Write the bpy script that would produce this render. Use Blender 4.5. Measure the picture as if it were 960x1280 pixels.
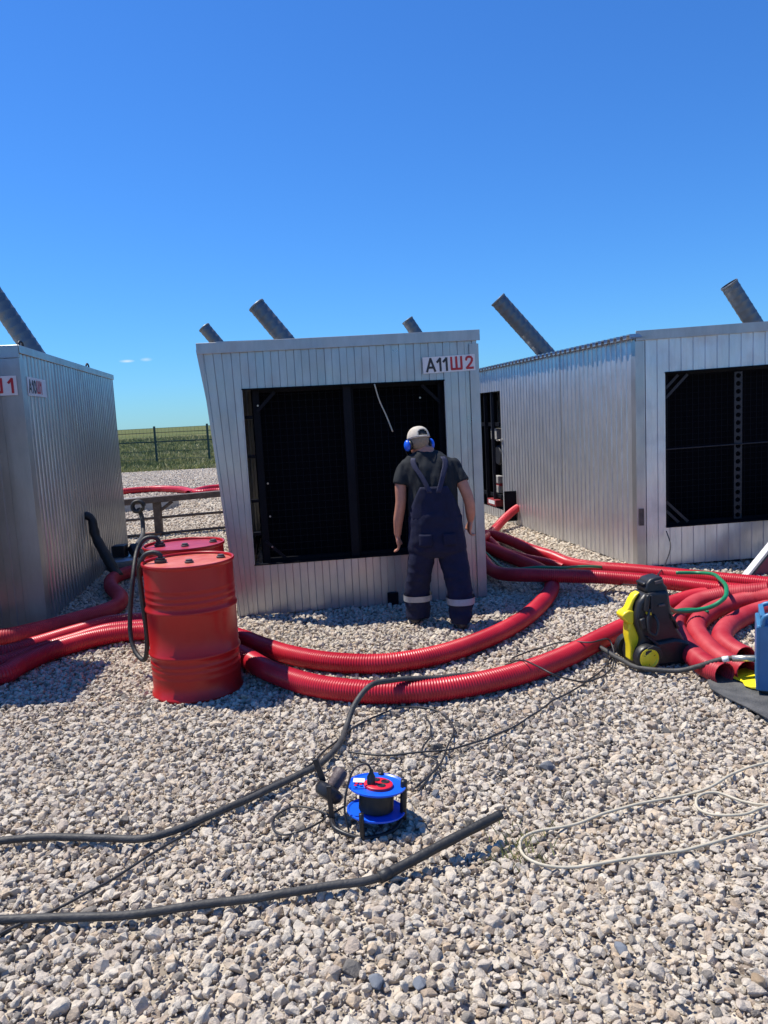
import bpy, bmesh, math, random
import numpy as np
from mathutils import Vector, Matrix, noise

# ------------------------------------------------------------------ camera, sky, sun, exposure
scene = bpy.context.scene
for o in list(bpy.data.objects):
    bpy.data.objects.remove(o, do_unlink=True)
COL = scene.collection
FPX, CAM_H = 961.0, 1.75
PITCH, ROLL = math.radians(7.1), math.radians(2.97)
cP, sP, cR, sR = math.cos(PITCH), math.sin(PITCH), math.cos(ROLL), math.sin(ROLL)
fwd = Vector((0, cP, -sP)); up0 = Vector((0, sP, cP)); rt0 = Vector((1, 0, 0))
camX = rt0 * cR - up0 * sR
camY = rt0 * sR + up0 * cR
cam_data = bpy.data.cameras.new('camera')
cam = bpy.data.objects.new('camera', cam_data)
COL.objects.link(cam)
m3 = Matrix((camX, camY, -fwd)).transposed()
cam.matrix_world = Matrix.Translation((0, 0, CAM_H)) @ m3.to_4x4()
cam_data.sensor_fit = 'VERTICAL'
cam_data.sensor_height = 24.0
cam_data.lens = FPX / 1280.0 * 24.0
cam_data.clip_start = 0.05
cam_data.clip_end = 20000
scene.camera = cam

SUN_TO = Vector((-1.14, 0.49, 2.5)).normalized()
SUN_EL = math.asin(SUN_TO.z)
SUN_AZ = math.atan2(SUN_TO.x, SUN_TO.y)
world = bpy.data.worlds.new('World')
scene.world = world
world.use_nodes = True
wn, wl = world.node_tree.nodes, world.node_tree.links
wn.clear()
w_out = wn.new('ShaderNodeOutputWorld')
w_bg = wn.new('ShaderNodeBackground')
w_bg.inputs['Strength'].default_value = 0.067
sky = wn.new('ShaderNodeTexSky')
sky.sky_type = 'NISHITA'
sky.sun_disc = False
sky.sun_elevation = SUN_EL
sky.sun_rotation = SUN_AZ
sky.altitude = 0
sky.air_density = 1.2
sky.dust_density = 0.0
sky.ozone_density = 5.0
w_tint = wn.new('ShaderNodeMix'); w_tint.data_type = 'RGBA'; w_tint.blend_type = 'MULTIPLY'
w_tint.inputs['Factor'].default_value = 1.0
w_tint.inputs['B'].default_value = (0.46, 1.01, 1.74, 1)      # the deep clear blue of the photograph, the same over the whole sky
wl.new(sky.outputs[0], w_tint.inputs['A'])
w_tc = wn.new('ShaderNodeTexCoord')
w_nz = wn.new('ShaderNodeTexNoise'); w_nz.inputs['Scale'].default_value = 60; w_nz.inputs['Detail'].default_value = 6
w_map = wn.new('ShaderNodeMapping'); w_map.inputs['Scale'].default_value = (1, 1, 4)
wl.new(w_tc.outputs['Generated'], w_map.inputs['Vector']); wl.new(w_map.outputs['Vector'], w_nz.inputs['Vector'])
prev = w_tint.outputs['Result']
for cd, wx, wz in (((-.318, 1, .0865), .010, .0022), ((-.293, 1, .0872), .008, .0026)):
    d_ = Vector(cd).normalized()
    sb = wn.new('ShaderNodeVectorMath'); sb.operation = 'SUBTRACT'; sb.inputs[1].default_value = d_
    wl.new(w_tc.outputs['Generated'], sb.inputs[0])
    ml = wn.new('ShaderNodeVectorMath'); ml.operation = 'MULTIPLY'; ml.inputs[1].default_value = (1 / wx, 1 / wx, 1 / wz)
    wl.new(sb.outputs[0], ml.inputs[0])
    ln = wn.new('ShaderNodeVectorMath'); ln.operation = 'LENGTH'; wl.new(ml.outputs[0], ln.inputs[0])
    mr_ = wn.new('ShaderNodeMapRange'); mr_.inputs['From Min'].default_value = 1.0; mr_.inputs['From Max'].default_value = 0.1
    wl.new(ln.outputs['Value'], mr_.inputs['Value'])
    mm = wn.new('ShaderNodeMath'); mm.operation = 'MULTIPLY'; wl.new(mr_.outputs['Result'], mm.inputs[0]); wl.new(w_nz.outputs['Fac'], mm.inputs[1])
    mc = wn.new('ShaderNodeMix'); mc.data_type = 'RGBA'; wl.new(mm.outputs[0], mc.inputs['Factor']); wl.new(prev, mc.inputs['A']); mc.inputs['B'].default_value = (11, 11.5, 12, 1)
    prev = mc.outputs['Result']
wl.new(prev, w_bg.inputs['Color'])
wl.new(w_bg.outputs[0], w_out.inputs['Surface'])

sun_d = bpy.data.lights.new('sun', 'SUN')
sun_d.energy = 5.0
sun_d.angle = math.radians(0.53)
sun_d.color = (1.0, 0.935, 0.83)
sun = bpy.data.objects.new('sun', sun_d)
COL.objects.link(sun)
sun.rotation_euler = SUN_TO.to_track_quat('Z', 'Y').to_euler()
sun.location = (0, 0, 30)
scene.view_settings.view_transform = 'Standard'
scene.view_settings.look = 'None'
scene.view_settings.exposure = 0.4
scene.view_settings.gamma = 1.0
scene.view_settings.use_curve_mapping = False
scene.render.engine = 'CYCLES'
scene.render.resolution_x = 768
scene.render.resolution_y = 1024

# ------------------------------------------------------------------ survey helpers: a sighted point -> place on the ground / at a distance
def sight(u, v):
    a = (u - 480) / FPX; b = -(v - 640) / FPX
    return camX * a + camY * b + fwd
def gp(u, v, z=0.0):
    d = sight(u, v); t = (z - CAM_H) / d.z
    return Vector((d.x * t, d.y * t, z))
def dp(u, v, y):
    d = sight(u, v); t = y / d.y
    return Vector((d.x * t, y, CAM_H + d.z * t))

rnd = random.Random(7)

# ------------------------------------------------------------------ materials
MATS = {}
def new_mat(name):
    m = bpy.data.materials.new(name); m.use_nodes = True
    nt = m.node_tree
    return m, nt, nt.nodes['Principled BSDF']
def pbr(name, col, rough=0.5, metal=0.0, var=0.12, vscale=8.0, bump=0.0, bscale=40.0, rvar=0.1, spec=0.5, coat=0.0, dust=0.0):
    """principled with noise-driven colour variation, roughness variation and fine bump"""
    m, nt, bs = new_mat(name); N, L = nt.nodes, nt.links
    tc = N.new('ShaderNodeTexCoord')
    nz = N.new('ShaderNodeTexNoise'); nz.inputs['Scale'].default_value = vscale; nz.inputs['Detail'].default_value = 6
    nz.inputs['Roughness'].default_value = 0.65
    L.new(tc.outputs['Object'], nz.inputs['Vector'])
    rp = N.new('ShaderNodeValToRGB')
    rp.color_ramp.elements[0].position = 0.3; rp.color_ramp.elements[1].position = 0.7
    c = Vector(col)
    lo, hi = c * (1 - var), c * (1 + var)
    if dust: hi = hi.lerp(Vector((.38, .34, .30)), dust)
    rp.color_ramp.elements[0].color = (*lo, 1); rp.color_ramp.elements[1].color = (*[min(1, x) for x in hi], 1)
    L.new(nz.outputs['Fac'], rp.inputs['Fac']); L.new(rp.outputs['Color'], bs.inputs['Base Color'])
    mr = N.new('ShaderNodeMapRange'); mr.inputs['To Min'].default_value = max(0, rough - rvar); mr.inputs['To Max'].default_value = min(1, rough + rvar)
    nz2 = N.new('ShaderNodeTexNoise'); nz2.inputs['Scale'].default_value = vscale * 2.7; nz2.inputs['Detail'].default_value = 4
    L.new(tc.outputs['Object'], nz2.inputs['Vector']); L.new(nz2.outputs['Fac'], mr.inputs['Value']); L.new(mr.outputs['Result'], bs.inputs['Roughness'])
    bs.inputs['Metallic'].default_value = metal
    bs.inputs['Specular IOR Level'].default_value = spec
    bs.inputs['Coat Weight'].default_value = coat
    if bump:
        nb = N.new('ShaderNodeTexNoise'); nb.inputs['Scale'].default_value = bscale; nb.inputs['Detail'].default_value = 5
        L.new(tc.outputs['Object'], nb.inputs['Vector'])
        b = N.new('ShaderNodeBump'); b.inputs['Strength'].default_value = bump; b.inputs['Distance'].default_value = 0.02
        L.new(nb.outputs['Fac'], b.inputs['Height']); L.new(b.outputs['Normal'], bs.inputs['Normal'])
    MATS[name] = m
    return m

def galvanised(name, col, rough, metal=0.85, dirt=0.25):
    m, nt, bs = new_mat(name); N, L = nt.nodes, nt.links
    tc = N.new('ShaderNodeTexCoord')
    mp = N.new('ShaderNodeMapping'); mp.inputs['Scale'].default_value = (5, 5, 1.2)
    L.new(tc.outputs['Object'], mp.inputs['Vector'])
    st = N.new('ShaderNodeTexNoise'); st.inputs['Scale'].default_value = 2.0; st.inputs['Detail'].default_value = 8; st.inputs['Roughness'].default_value = .7
    L.new(mp.outputs['Vector'], st.inputs['Vector'])
    sp = N.new('ShaderNodeTexNoise'); sp.inputs['Scale'].default_value = 4.0; sp.inputs['Detail'].default_value = 7
    L.new(tc.outputs['Object'], sp.inputs['Vector'])
    rp = N.new('ShaderNodeValToRGB'); rp.color_ramp.elements[0].position = .32; rp.color_ramp.elements[1].position = .68
    c = Vector(col); rp.color_ramp.elements[0].color = (*(c * (1 - dirt)), 1); rp.color_ramp.elements[1].color = (*[min(1, x) for x in c * 1.1], 1)
    L.new(st.outputs['Fac'], rp.inputs['Fac'])
    # splashed dust near the base of the sheets and smears
    rp2 = N.new('ShaderNodeValToRGB'); rp2.color_ramp.elements[0].position = .55; rp2.color_ramp.elements[1].position = .8
    L.new(sp.outputs['Fac'], rp2.inputs['Fac'])
    mx = N.new('ShaderNodeMix'); mx.data_type = 'RGBA'
    mu = N.new('ShaderNodeMath'); mu.operation = 'MULTIPLY'; mu.inputs[1].default_value = .35
    L.new(rp2.outputs['Color'], mu.inputs[0]); L.new(mu.outputs[0], mx.inputs['Factor'])
    L.new(rp.outputs['Color'], mx.inputs['A']); mx.inputs['B'].default_value = (.30, .28, .26, 1)
    L.new(mx.outputs['Result'], bs.inputs['Base Color'])
    mr = N.new('ShaderNodeMapRange'); mr.inputs['To Min'].default_value = rough - .1; mr.inputs['To Max'].default_value = rough + .16
    L.new(sp.outputs['Fac'], mr.inputs['Value']); L.new(mr.outputs['Result'], bs.inputs['Roughness'])
    ms = N.new('ShaderNodeMapRange'); ms.inputs['To Min'].default_value = metal; ms.inputs['To Max'].default_value = metal - .35
    L.new(mu.outputs[0], ms.inputs['Value']); L.new(ms.outputs['Result'], bs.inputs['Metallic'])
    # sheets are never flat: slow dents
    nb = N.new('ShaderNodeTexNoise'); nb.inputs['Scale'].default_value = 2.6; nb.inputs['Detail'].default_value = 2.5
    L.new(tc.outputs['Object'], nb.inputs['Vector'])
    b = N.new('ShaderNodeBump'); b.inputs['Strength'].default_value = .22; b.inputs['Distance'].default_value = .03
    L.new(nb.outputs['Fac'], b.inputs['Height']); L.new(b.outputs['Normal'], bs.inputs['Normal'])
    MATS[name] = m
    return m

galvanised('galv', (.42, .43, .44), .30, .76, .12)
galvanised('galv_sunlit', (.62, .635, .65), .33, .76, .12)  # lighter copy of the sheet colour, standing for sun on the long wall
galvanised('galv_trim', (.40, .41, .42), .36, .75, .12)
pbr('duct', (.16, .172, .185), .45, .5, .06, 2.0)
pbr('skid', (.05, .05, .055), .6, .3, .3, 6, .2)
pbr('black_steel', (.003, .004, .007), .6, .0, .3, 6, .1, 40, .1, .12)
pbr('dim_steel', (.004, .005, .009), .6, .0, .2, 8, .1, 40, .1, .15)
pbr('grey_steel', (.013, .015, .022), .55, .1, .2, 8, .1)
pbr('wire_black', (.006, .008, .014), .6, .0, .1, 8, 0, 40, .1, .1)
pbr('doorway_shade', (.03, .033, .04), .6, .1)  # dark tone that stands for the shade inside the doorway
pbr('sign_white', (.66, .66, .67), .45, 0, .05, 14)
pbr('sign_black', (.02, .02, .025), .5)
pbr('sign_red', (.42, .02, .03), .5)
pbr('hose_red', (.45, .006, .021), .36, 0, .2, 3.0, .0, 30, .12, .4, 0, .04)
pbr('hose_red_dusty', (.42, .008, .026), .5, 0, .2, 4.0, .0, 30, .12, .3, 0, .15)
pbr('drum_red', (.40, .011, .011), .33, 0, .06, 2.0, .02, 5, .06, .35, .05, .0)
pbr('drum_lid', (.56, .075, .035), .5, 0, .2, 7.0, .06, 20, .12, .4, .0, .35)
pbr('drum_lid_dark', (.36, .010, .035), .42, 0, .2, 7.0, .06, 20, .12, .5, .0, .1)
pbr('bung', (.10, .09, .085), .5, .5, .4, 30)
pbr('rubber', (.022, .022, .022), .55, 0, .3, 18, .15, 60)
pbr('rubber_grey', (.042, .042, .042), .6, 0, .3, 12, .2, 60, .1, .4, 0, .04)
pbr('rubber_mat', (.055, .06, .065), .75, 0, .25, 9, .4, 90, .1, .4, 0, .15)
pbr('cable_black', (.022, .022, .024), .5, 0, .3, 18)
pbr('cable_white', (.50, .45, .34), .5, 0, .12, 18)
pbr('hose_green', (.01, .20, .085), .4, 0, .2, 14)
pbr('plastic_black', (.016, .016, .018), .42, 0, .3, 20, .08, 120)
pbr('plastic_yellow', (.85, .66, .02), .35, 0, .08, 12)
pbr('plastic_blue', (.008, .11, .72), .35, 0, .1, 12)
pbr('plastic_red', (.72, .015, .035), .38, 0, .1, 12)
pbr('plastic_white', (.7, .7, .7), .4, 0, .08, 12)
pbr('box_blue', (.045, .17, .34), .42, .0, .10, 7, .05, 30)
pbr('grip', (.10, .075, .072), .55, 0, .25, 30, .2, 90)
pbr('rail_rust', (.11, .085, .075), .7, .2, .35, 14, .3, 40)
pbr('rust', (.24, .12, .07), .85, .1, .4, 20, .3, 60)
pbr('concrete', (.30, .295, .285), .85, 0, .15, 6, .3, 50)
pbr('paint_white', (.72, .70, .68), .5, 0, .1, 8, .1, 30)
pbr('paint_darkred', (.22, .02, .028), .5, 0, .2, 8, .1, 30)
pbr('brass', (.55, .50, .42), .35, .8, .2, 30)
pbr('fence_paint', (.018, .05, .04), .5, .1)
pbr('skin', (.42, .19, .13), .5, 0, .12, 22, .12, 160)
pbr('hair', (.30, .23, .16), .7, 0, .4, 120, .6, 200)
pbr('shirt', (.012, .0155, .020), .85, 0, .2, 12, .25, 260, .05, .3)
pbr('denim', (.006, .009, .034), .8, 0, .25, 14, .3, 300, .05, .3)
pbr('strap_blue', (.011, .015, .050), .75, 0, .15, 40, .3, 300)
pbr('reflective', (.30, .31, .33), .4, .1, .12, 60)
pbr('cap_cloth', (.52, .47, .40), .85, 0, .14, 30, .3, 300)
pbr('cap_dark', (.03, .028, .026), .8)
pbr('boot', (.045, .040, .035), .6, 0, .4, 20, .3, 60)
pbr('eye', (.7, .7, .68), .2)
pbr('dark_stone', (.16, .17, .19), .85, 0, .25, 40, .5, 70)

# ------------------------------------------------------------------ object helpers
ORIGIN = {}
def tag(o, label=None, cat=None, group=None, kind=None):
    if label: o['label'] = label
    if cat: o['category'] = cat
    if group: o['group'] = group
    if kind: o['kind'] = kind
    return o
def thing(name, loc, label, cat, group=None):
    o = bpy.data.objects.new(name, None); COL.objects.link(o)
    o.empty_display_size = .1
    o.location = Vector(loc); ORIGIN[o.name] = Vector(loc)
    return tag(o, label, cat, group)

class MB:
    def __init__(self): self.v = []; self.f = []
    def add(self, vs, fs):
        b = len(self.v); self.v += [Vector(p) for p in vs]; self.f += [tuple(i + b for i in f) for f in fs]
        return self
    def box(self, c, s, R=None):
        c = Vector(c); hx, hy, hz = s[0] / 2, s[1] / 2, s[2] / 2
        vs = [Vector((x, y, z)) for z in (-hz, hz) for y in (-hy, hy) for x in (-hx, hx)]
        if R is not None: vs = [R @ p for p in vs]
        return self.add([p + c for p in vs], [(0, 2, 3, 1), (4, 5, 7, 6), (0, 1, 5, 4), (2, 6, 7, 3), (0, 4, 6, 2), (1, 3, 7, 5)])
    def bar(self, a, b, w, h, upv=(0, 0, 1)):
        """rectangular bar from a to b, w across, h along the up vector"""
        a, b = Vector(a), Vector(b); d = (b - a); L = d.length; d = d / L
        s = d.cross(Vector(upv)); s.normalize(); u = s.cross(d)
        vs = []
        for p in (a, b):
            for i, j in ((-1, -1), (1, -1), (1, 1), (-1, 1)): vs.append(p + s * (i * w / 2) + u * (j * h / 2))
        return self.add(vs, [(3, 2, 1, 0), (4, 5, 6, 7), (0, 1, 5, 4), (1, 2, 6, 5), (2, 3, 7, 6), (3, 0, 4, 7)])
    def lathe(self, prof, c, axis=(0, 0, 1), n=32, cap0=True, cap1=True):
        """prof = [(r, h)...] turned round axis through c"""
        c = Vector(c); ax = Vector(axis).normalized()
        s = ax.cross(Vector((0, 1, 0)) if abs(ax.y) < .9 else Vector((1, 0, 0))).normalized(); t = ax.cross(s)
        vs = []; fs = []
        for r, h in prof:
            for k in range(n):
                a = 2 * math.pi * k / n; vs.append(c + ax * h + s * (r * math.cos(a)) + t * (r * math.sin(a)))
        for i in range(len(prof) - 1):
            for k in range(n):
                k2 = (k + 1) % n; fs.append((i * n + k, i * n + k2, (i + 1) * n + k2, (i + 1) * n + k))
        if cap0: fs.append(tuple(range(n - 1, -1, -1)))
        if cap1: fs.append(tuple((len(prof) - 1) * n + k for k in range(n)))
        return self.add(vs, fs)
    def tube(self, pts, rad, n=10, caps=True):
        """pts: dense centre line, rad: number or list"""
        P = [Vector(p) for p in pts]; m = len(P)
        R = rad if hasattr(rad, '__len__') else [rad] * m
        T = []
        for i in range(m):
            d = P[min(i + 1, m - 1)] - P[max(i - 1, 0)]
            T.append(d.normalized() if d.length > 1e-9 else Vector((0, 0, 1)))
        ref = Vector((0, 0, 1)) if abs(T[0].z) < .9 else Vector((1, 0, 0))
        s = T[0].cross(ref).normalized()
        vs = []; fs = []
        for i in range(m):
            s = s - T[i] * s.dot(T[i]); s.normalize(); u = T[i].cross(s)
            for k in range(n):
                a = 2 * math.pi * k / n; vs.append(P[i] + s * (R[i] * math.cos(a)) + u * (R[i] * math.sin(a)))
        for i in range(m - 1):
            for k in range(n):
                k2 = (k + 1) % n; fs.append((i * n + k, i * n + k2, (i + 1) * n + k2, (i + 1) * n + k))
        if caps: fs.append(tuple(range(n - 1, -1, -1))); fs.append(tuple((m - 1) * n + k for k in range(n)))
        return self.add(vs, fs)
    def prism(self, poly, y0, y1, R=None, o=(0, 0, 0)):
        """polygon in local x,z pushed from y0 to y1"""
        n = len(poly); o = Vector(o)
        area = sum(poly[i][0] * poly[(i + 1) % n][1] - poly[(i + 1) % n][0] * poly[i][1] for i in range(n))
        if area < 0: poly = poly[::-1]
        vs = [Vector((x, y, z)) for y in (y0, y1) for x, z in poly]
        if R is not None: vs = [R @ p for p in vs]
        fs = [tuple(range(n)), tuple(range(2 * n - 1, n - 1, -1))] + [(i, i + n, (i + 1) % n + n, (i + 1) % n) for i in range(n)]
        return self.add([p + o for p in vs], fs)
    def build(self, name, mat, parent=None, smooth=False, bevel=0.0, seg=2, auto=None, origin=None):
        off = Vector((0, 0, 0))
        if parent is not None: off = ORIGIN[parent.name]
        elif origin is not None: off = Vector(origin)
        me = bpy.data.meshes.new(name)
        me.from_pydata([tuple(p - off) for p in self.v], [], self.f)
        me.update()
        me.materials.append(MATS[mat] if isinstance(mat, str) else mat)
        o = bpy.data.objects.new(name, me); COL.objects.link(o)
        ORIGIN[o.name] = off
        if parent is not None: o.parent = parent
        else: o.location = off
        if smooth: me.polygons.foreach_set('use_smooth', [True] * len(me.polygons))
        if auto is not None:
            me.polygons.foreach_set('use_smooth', [True] * len(me.polygons))
            me.set_sharp_from_angle(angle=math.radians(auto))
        if bevel:
            b = o.modifiers.new('bevel', 'BEVEL'); b.width = bevel; b.segments = seg; b.limit_method = 'ANGLE'; b.angle_limit = math.radians(35)
            b.harden_normals = False
        return o

def spline(pts, step=.02):
    """Catmull-Rom through pts, evenly resampled"""
    P = [Vector(p) for p in pts]
    P = [P[0] * 2 - P[1]] + P + [P[-1] * 2 - P[-2]]
    raw = []
    for i in range(1, len(P) - 2):
        p0, p1, p2, p3 = P[i - 1:i + 3]
        t01 = max((p1 - p0).length ** .5, 1e-4); t12 = max((p2 - p1).length ** .5, 1e-4); t23 = max((p3 - p2).length ** .5, 1e-4)
        m1 = (p2 - p1) + t12 * ((p1 - p0) / t01 - (p2 - p0) / (t01 + t12))
        m2 = (p2 - p1) + t12 * ((p3 - p2) / t23 - (p3 - p1) / (t12 + t23))
        n = 24
        for k in range(n):
            t = k / n; t2 = t * t; t3 = t2 * t
            raw.append(p1 * (2 * t3 - 3 * t2 + 1) + m1 * (t3 - 2 * t2 + t) + p2 * (-2 * t3 + 3 * t2) + m2 * (t3 - t2))
    raw.append(P[-2])
    out = [raw[0]]; acc = 0.0; want = step
    for a, b in zip(raw, raw[1:]):
        L = (b - a).length
        while acc + L >= want and L > 0:
            out.append(a.lerp(b, (want - acc) / L)); want += step
        acc += L
    if (out[-1] - raw[-1]).length > step * .3: out.append(raw[-1])
    return out

# ------------------------------------------------------------------ ground
def add_plane(name, x0, x1, y0, y1, z, mat, nx=1, ny=1, amp=0):
    mb = MB(); vs = []; fs = []
    for j in range(ny + 1):
        for i in range(nx + 1):
            x = x0 + (x1 - x0) * i / nx; y = y0 + (y1 - y0) * j / ny
            vs.append((x, y, z + (amp * noise.noise(Vector((x * .35, y * .35, 0))) if amp else 0)))
    for j in range(ny):
        for i in range(nx):
            a = j * (nx + 1) + i; fs.append((a, a + 1, a + nx + 2, a + nx + 1))
    mb.add(vs, fs)
    return tag(mb.build(name, mat), kind='structure')

def steppe_material():
    m, nt, bs = new_mat('steppe'); N, L = nt.nodes, nt.links
    tc = N.new('ShaderNodeTexCoord')
    mp = N.new('ShaderNodeMapping'); mp.inputs['Scale'].default_value = (.016, .045, 1)
    L.new(tc.outputs['Object'], mp.inputs['Vector'])
    n1 = N.new('ShaderNodeTexNoise'); n1.inputs['Scale'].default_value = 1; n1.inputs['Detail'].default_value = 9; n1.inputs['Roughness'].default_value = .65
    L.new(mp.outputs['Vector'], n1.inputs['Vector'])
    rp = N.new('ShaderNodeValToRGB'); e = rp.color_ramp.elements
    e[0].position = .32; e[0].color = (.055, .085, .03, 1); e[1].position = .72; e[1].color = (.27, .24, .11, 1)
    x = e.new(.5); x.color = (.14, .165, .055, 1)
    L.new(n1.outputs['Fac'], rp.inputs['Fac'])
    n2 = N.new('ShaderNodeTexNoise'); n2.inputs['Scale'].default_value = 1.5; n2.inputs['Detail'].default_value = 8
    L.new(tc.outputs['Object'], n2.inputs['Vector'])
    mx = N.new('ShaderNodeMix'); mx.data_type = 'RGBA'; mx.blend_type = 'MULTIPLY'; mx.inputs['Factor'].default_value = .6
    L.new(rp.outputs['Color'], mx.inputs['A']); L.new(n2.outputs['Fac'], mx.inputs['B'])
    g = N.new('ShaderNodeMath'); g.operation = 'MULTIPLY_ADD'
    L.new(mx.outputs['Result'], bs.inputs['Base Color']); bs.inputs['Roughness'].default_value = .95; bs.inputs['Specular IOR Level'].default_value = .1
    b = N.new('ShaderNodeBump'); b.inputs['Strength'].default_value = .7; b.inputs['Distance'].default_value = .4
    L.new(n2.outputs['Fac'], b.inputs['Height']); L.new(b.outputs['Normal'], bs.inputs['Normal'])
    return m
def gravel_bed_material():
    m, nt, bs = new_mat('gravel_bed'); N, L = nt.nodes, nt.links
    tc = N.new('ShaderNodeTexCoord')
    vo = N.new('ShaderNodeTexVoronoi'); vo.inputs['Scale'].default_value = 24
    L.new(tc.outputs['Object'], vo.inputs['Vector'])
    sep = N.new('ShaderNodeSeparateColor'); L.new(vo.outputs['Color'], sep.inputs['Color'])
    rp = N.new('ShaderNodeValToRGB'); e = rp.color_ramp.elements
    e[0].position = 0; e[0].color = (0.213, 0.182, 0.149, 1); e[1].position = 1; e[1].color = (0.532, 0.469, 0.389, 1)
    x = e.new(.4); x.color = (0.383, 0.339, 0.279, 1)
    L.new(sep.outputs['Red'], rp.inputs['Fac']); L.new(rp.outputs['Color'], bs.inputs['Base Color'])
    iv = N.new('ShaderNodeMath'); iv.operation = 'SUBTRACT'; iv.inputs[0].default_value = 1
    L.new(vo.outputs['Distance'], iv.inputs[1])
    b = N.new('ShaderNodeBump'); b.inputs['Strength'].default_value = 1; b.inputs['Distance'].default_value = .03
    L.new(iv.outputs[0], b.inputs['Height']); L.new(b.outputs['Normal'], bs.inputs['Normal'])
    bs.inputs['Roughness'].default_value = .9; bs.inputs['Specular IOR Level'].default_value = .2
    return m
def ring_ground(name, R, z, mat):
    mb = MB(); n = 96
    rs = [0, 40, 120, 400, 1200, 3500, 9000]
    vs = [(0, 0, z)]; fs = []
    for r in rs[1:]:
        for k in range(n):
            a = 2 * math.pi * k / n; vs.append((r * math.cos(a), r * math.sin(a), z))
    for k in range(n): fs.append((0, 1 + k, 1 + (k + 1) % n))
    for j in range(len(rs) - 2):
        for k in range(n):
            a = 1 + j * n; b = a + n; k2 = (k + 1) % n
            fs.append((a + k, b + k, b + k2, a + k2))
    mb.add(vs, fs)
    return tag(mb.build(name, mat), kind='structure')
ring_ground('ground', 9000, -.06, steppe_material())
add_plane('gravel_yard', -30, 30, -12, 31.5, -.012, gravel_bed_material(), 40, 30)

# ---- loose stones: geometry-node instances of a dozen crushed-stone shapes
def stone_material():
    m, nt, bs = new_mat('stone'); N, L = nt.nodes, nt.links
    at = N.new('ShaderNodeAttribute'); at.attribute_type = 'INSTANCER'; at.attribute_name = 'tint'
    rp = N.new('ShaderNodeValToRGB'); e = rp.color_ramp.elements
    e[0].position = 0; e[0].color = (0.139, 0.132, 0.123, 1)
    e[1].position = 1; e[1].color = (0.767, 0.692, 0.568, 1)
    for p, c in ((.05, (0.234, 0.212, 0.185)), (.12, (0.351, 0.308, 0.257)), (.24, (0.479, 0.373, 0.271)), (.30, (0.532, 0.449, 0.370)), (.55, (0.618, 0.546, 0.447)), (.8, (0.703, 0.630, 0.519)), (.90, (0.618, 0.485, 0.343))):
        x = e.new(p); x.color = (*c, 1)
    L.new(at.outputs['Fac'], rp.inputs['Fac'])
    tc = N.new('ShaderNodeTexCoord')
    ad = N.new('ShaderNodeVectorMath'); ad.operation = 'MULTIPLY_ADD'; ad.inputs[1].default_value = (1, 1, 1)
    cb = N.new('ShaderNodeCombineXYZ'); sc = N.new('ShaderNodeMath'); sc.operation = 'MULTIPLY'; sc.inputs[1].default_value = 997
    L.new(at.outputs['Fac'], sc.inputs[0]); L.new(sc.outputs[0], cb.inputs[0]); L.new(sc.outputs[0], cb.inputs[2])
    L.new(tc.outputs['Object'], ad.inputs[0]); L.new(cb.outputs[0], ad.inputs[2])
    nz = N.new('ShaderNodeTexNoise'); nz.inputs['Scale'].default_value = 3.0; nz.inputs['Detail'].default_value = 8; nz.inputs['Roughness'].default_value = .7
    L.new(ad.outputs[0], nz.inputs['Vector'])
    mr = N.new('ShaderNodeMapRange'); mr.inputs['From Min'].default_value = .3; mr.inputs['From Max'].default_value = .7
    mr.inputs['To Min'].default_value = .72; mr.inputs['To Max'].default_value = 1.15
    L.new(nz.outputs['Fac'], mr.inputs['Value'])
    mx = N.new('ShaderNodeVectorMath'); mx.operation = 'SCALE'
    L.new(rp.outputs['Color'], mx.inputs[0]); L.new(mr.outputs['Result'], mx.inputs['Scale'])
    L.new(mx.outputs[0], bs.inputs['Base Color'])
    bs.inputs['Roughness'].default_value = .85; bs.inputs['Specular IOR Level'].default_value = .25
    b = N.new('ShaderNodeBump'); b.inputs['Strength'].default_value = .5; b.inputs['Distance'].default_value = .15
    L.new(nz.outputs['Fac'], b.inputs['Height']); L.new(b.outputs['Normal'], bs.inputs['Normal'])
    return m
STONE = stone_material()
def hull_mesh(name, seed, npts=17, flat=(1, .8, .62), mat=None):
    r = random.Random(seed); bm = bmesh.new()
    for _ in range(npts):
        d = Vector((r.gauss(0, 1), r.gauss(0, 1), r.gauss(0, 1))).normalized() * r.uniform(.82, 1.08)
        bm.verts.new((d.x * flat[0] * .5, d.y * flat[1] * .5, d.z * flat[2] * .5))
    res = bmesh.ops.convex_hull(bm, input=bm.verts)
    bmesh.ops.delete(bm, geom=[g for g in res['geom_interior'] if isinstance(g, bmesh.types.BMVert)], context='VERTS')
    bmesh.ops.dissolve_limit(bm, angle_limit=math.radians(14), verts=bm.verts, edges=bm.edges)
    bmesh.ops.bevel(bm, geom=list(bm.edges), offset=.035, segments=1, affect='EDGES', clamp_overlap=True)
    bmesh.ops.triangulate(bm, faces=bm.faces)
    me = bpy.data.meshes.new(name); bm.to_mesh(me); bm.free()
    me.materials.append(mat or STONE)
    return me
stone_col = bpy.data.collections.new('stone_kinds')
for k in range(16):
    f = (1, rnd.uniform(.65, .95), rnd.uniform(.5, .8))
    stone_col.objects.link(bpy.data.objects.new('stone_kind', hull_mesh('stone_kind', 100 + k, rnd.choice((11, 13, 16, 20)), f)))

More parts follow.
